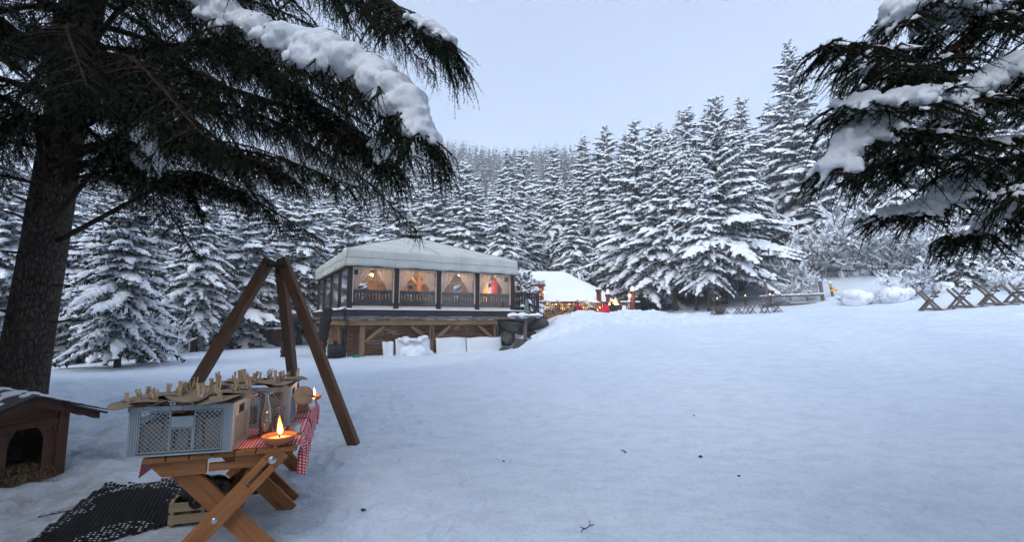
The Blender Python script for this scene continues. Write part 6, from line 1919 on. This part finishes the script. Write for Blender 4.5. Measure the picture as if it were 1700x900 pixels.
cone(b1, at(575, 140, 3.1), .125); cone(b1, at(508, 118, 3.5), .12)
add_bough(lt, [ltx(7.2), at(380, -120, 4.8), at(520, -75, 4.2), at(630, -25, 3.6), at(705, 40, 3.2), at(752, 74, 3.0)], .75, 12, snow=dict(lo=.80, hi=1.0, r=.06, lat=.8, prob=.5), hang=.9)
add_bough(lt, [ltx(4.3), at(280, 115, 5.0), at(400, 152, 4.5), at(520, 190, 4.0), at(600, 225, 3.6), at(645, 262, 3.4)], .72, 13, snow=dict(lo=.90, hi=1.0, r=.06, lat=.8, prob=.6), hang=1.2, sl=(.16, .38))
add_bough(lt, [ltx(3.7), at(250, 205, 5.5), at(340, 235, 5.1), at(420, 262, 4.8), at(480, 292, 4.6)], .70, 14, hang=1.0)
add_bough(lt, [ltx(3.0), at(190, 250, 6.0), at(250, 280, 5.8), at(300, 315, 5.6), at(330, 355, 5.5)], .50, 15, hang=1.0, snow=dict(lo=.35, hi=.6, r=.10, lat=.3, prob=.3))
add_bough(lt, [ltx(4.9), at(330, 60, 4.6), at(440, 120, 4.2), at(520, 170, 3.9), at(590, 215, 3.6)], .75, 16, hang=1.2)
add_bough(lt, [ltx(3.4), at(60, 190, 5.6), at(0, 230, 5.3), at(-60, 250, 5.1)], .75, 17, hang=1.0)
add_bough(lt, [ltx(2.7), at(290, 290, 5.9), at(350, 305, 5.6), at(400, 318, 5.4)], .5, 18, hang=1.1)
add_bough(lt, [ltx(3.9), at(230, 215, 5.3), at(255, 250, 5.0), at(262, 300, 4.9)], .42, 19, hang=.6, snow=dict(lo=.45, hi=1.0, r=.085, lat=.5, prob=.5))
# the rest of the crown: copies of a few boughs
BPROTO = []
for k in range(4):
    L_ = 4.6; dr = (.35, .5, .28, .42)[k]
    pts = [Vector((L_ * s, .12 * math.sin(s * 5 + k), L_ * (.16 * s - dr * s * s))) for s in (0, .25, .5, .75, 1)]
    w_, (V, F), sn, _ = bough_geo(pts, .85, 50 + k, hang=1.0, sl=(.12, .34), lat=.055, sub=.042, K=14, nl=.028, nw=.010, snow=(dict(lo=.35, hi=1, r=.10, lat=.7, prob=.7) if k == 2 else None))
    d_ = dict(w=w_.mesh('branch', 'twig'), n=np_mesh('needles', V, F, 'needle_near'), s=None)
    if sn: d_['s'] = sn
    BPROTO.append(d_)
def proto_bough(tree, k, p, rz, sc, tilt=0):
    b = link_obj('branch', BPROTO[k]['w'], tree); b.location = p - wm(tree).translation; b.rotation_euler = (0, tilt, rz); b.scale = (sc,) * 3
    link_obj('needles', BPROTO[k]['n'], b)
rn = random.Random(31)
def crown(tree, ax_, z0, z1, n, Rb, avoid=None, cam_ok=True):
    for k in range(n):
        z = z0 + (z1 - z0) * (k + rn.random()) / n; a = k * 2.39996 + rn.uniform(-.3, .3)
        sc = (Rb * (1 - ((z - z0) / (z1 - z0 + 2)) ** 1.4) / 4.6) * rn.uniform(.75, 1.1)
        if avoid and avoid(z, a, sc): continue
        proto_bough(tree, rn.randint(0, 3), ax_(z), a, max(sc, .18), rn.uniform(-.08, .12))
crown(lt, ltx, 3.9, 21, 120, 5.6, avoid=lambda z, a, sc: z < 4.6 and (math.cos(a - 1.2) > .2))
# boughs reaching toward the tables fill the upper left
for k, (z, a, sc) in enumerate(((4.6, -.35, 1.0), (5.0, -.75, 1.05), (5.5, -.15, 1.1), (5.9, -.55, 1.15), (6.4, -.95, 1.1), (6.8, -.3, 1.15), (5.2, -1.25, 1.0), (4.3, -1.5, .9), (4.8, -1.9, .95), (6.0, -1.6, 1.0), (4.2, -.1, .85), (4.4, -.55, .9), (3.6, -2.3, .8), (4.1, -2.6, .85), (3.7, -.2, .75), (3.9, .15, .8))):
    proto_bough(lt, k % 4, ltx(z), a, sc)

# ---- right tree: its trunk stands outside the picture
RTB = Vector((5.9, 3.3, 0)); RTB.z = gz(RTB.x, RTB.y)
rt_ = thing('overhanging_spruce', 'near spruce at the picture edge whose dark snow-loaded branches hang into view', 'tree', RTB)
def rtx(z): return Vector((RTB.x, RTB.y, RTB.z + z))
MB().tube([rtx(z) for z in (-.3, 0, 1, 3, 6, 10, 14, 17)], [.36, .30, .26, .24, .2, .14, .07, .02], 20).build('trunk', 'bark', rt_, local=False, smooth=True)
N_ = dict(K=28, nl=.018, nw=.0042, sub=.03, lat=.042, sl=(.06, .17), hang=.5, latdroop=.28, r0=.018)
def rb(pts, W, seed, **kw):
    q = dict(N_); q['dust'] = .30; q.update(kw); return add_bough(rt_, pts, W, seed, vox=.013, **q)
rb([at(2000, -20, 3.0), at(1720, 30, 2.55), at(1560, 55, 2.3), at(1450, 82, 2.1), at(1362, 76, 1.95)], .36, 71, hang=.5)
rb([at(2000, 120, 3.0), at(1740, 170, 2.6), at(1560, 165, 2.35), at(1465, 165, 2.2), at(1385, 178, 2.1)], .40, 72, snow=dict(lo=.52, hi=.98, r=.070, lat=.8, prob=.8))
rb([at(2000, 170, 3.1), at(1700, 215, 2.6), at(1520, 215, 2.35), at(1440, 235, 2.2), at(1385, 285, 2.1)], .42, 73, snow=dict(lo=.58, hi=1.0, r=.070, lat=.85, prob=.9), hang=.6)
rb([at(2050, 240, 3.4), at(1780, 285, 3.0), at(1620, 310, 2.8), at(1530, 335, 2.65), at(1445, 360, 2.55)], .36, 74, snow=dict(lo=.45, hi=.97, r=.060, lat=.8, prob=.7))
rb([at(2000, -90, 3.2), at(1760, -25, 2.75), at(1620, 5, 2.5), at(1540, 15, 2.4), at(1492, 38, 2.35)], .38, 75, snow=dict(lo=.45, hi=1.0, r=.075, lat=.8, prob=.85))
rb([at(2000, 10, 2.9), at(1800, 70, 2.6), at(1700, 110, 2.45), at(1630, 150, 2.35), at(1590, 195, 2.3)], .36, 76, snow=dict(lo=.45, hi=1.0, r=.085, lat=.85, prob=.9))
rb([at(2000, 80, 3.1), at(1760, 120, 2.8), at(1580, 120, 2.6), at(1460, 125, 2.45)], .46, 77, hang=.8, sl=(.1, .24))
rb([at(2050, 330, 3.2), at(1820, 350, 2.9), at(1700, 360, 2.75), at(1620, 370, 2.65), at(1570, 392, 2.6)], .30, 78, hang=.8, snow=dict(lo=.5, hi=.75, r=.05, lat=.6, prob=.4), sl=(.1, .22))
rb([at(2000, 210, 2.9), at(1780, 240, 2.7), at(1640, 260, 2.6), at(1520, 270, 2.5), at(1450, 275, 2.45)], .50, 79, hang=.8, sl=(.1, .24))
rb([at(2000, 30, 3.2), at(1800, 30, 2.9), at(1640, 60, 2.75), at(1520, 90, 2.6), at(1440, 110, 2.5)], .50, 80, hang=.8, sl=(.1, .24))
rb([at(2000, 260, 2.6), at(1850, 270, 2.45), at(1740, 290, 2.35), at(1680, 330, 2.3)], .36, 81, hang=.8, sl=(.1, .24))
crown(rt_, rtx, 5.0, 15, 50, 3.2, avoid=lambda z, a, sc: z < 7.5 and math.cos(a - 2.9) > .3)
# more of the wood the camera stands in: spruces behind the viewer
for k, (x, y, h) in enumerate(((-7.5, -5.5, 18), (1.5, -8.5, 19), (7.2, -4.2, 19), (10.8, -1.2, 19), (-11.5, -1.5, 20), (15.0, 2.5, 18), (-13.5, 4.5, 21), (13, -7, 20), (5, -12, 20))):
    plant(PROTO[k % 6], x, y, h, k * 1.7, 'snow-laden spruce standing among many in the dense forest round the clearing', 'spruces of the dense forest', wide=1.25)
print('NEAR done')
# ================================================================ cold evening haze
hz = MB().box2((-480, -480, -8), (480, 480, 175)).build('haze', 'snow')
hz.data.materials.clear()
hm_ = bpy.data.materials.new('haze'); hm_.use_nodes = True
hn = hm_.node_tree.nodes; hn.clear()
ho = hn.new('ShaderNodeOutputMaterial'); hv = hn.new('ShaderNodeVolumePrincipled')
hv.inputs['Color'].default_value = (.97, .98, 1.0, 1); hv.inputs['Density'].default_value = .0015; hv.inputs['Anisotropy'].default_value = 0.0
hm_.node_tree.links.new(hv.outputs[0], ho.inputs['Volume'])
hz.data.materials.append(hm_); tag(hz, kind='stuff')
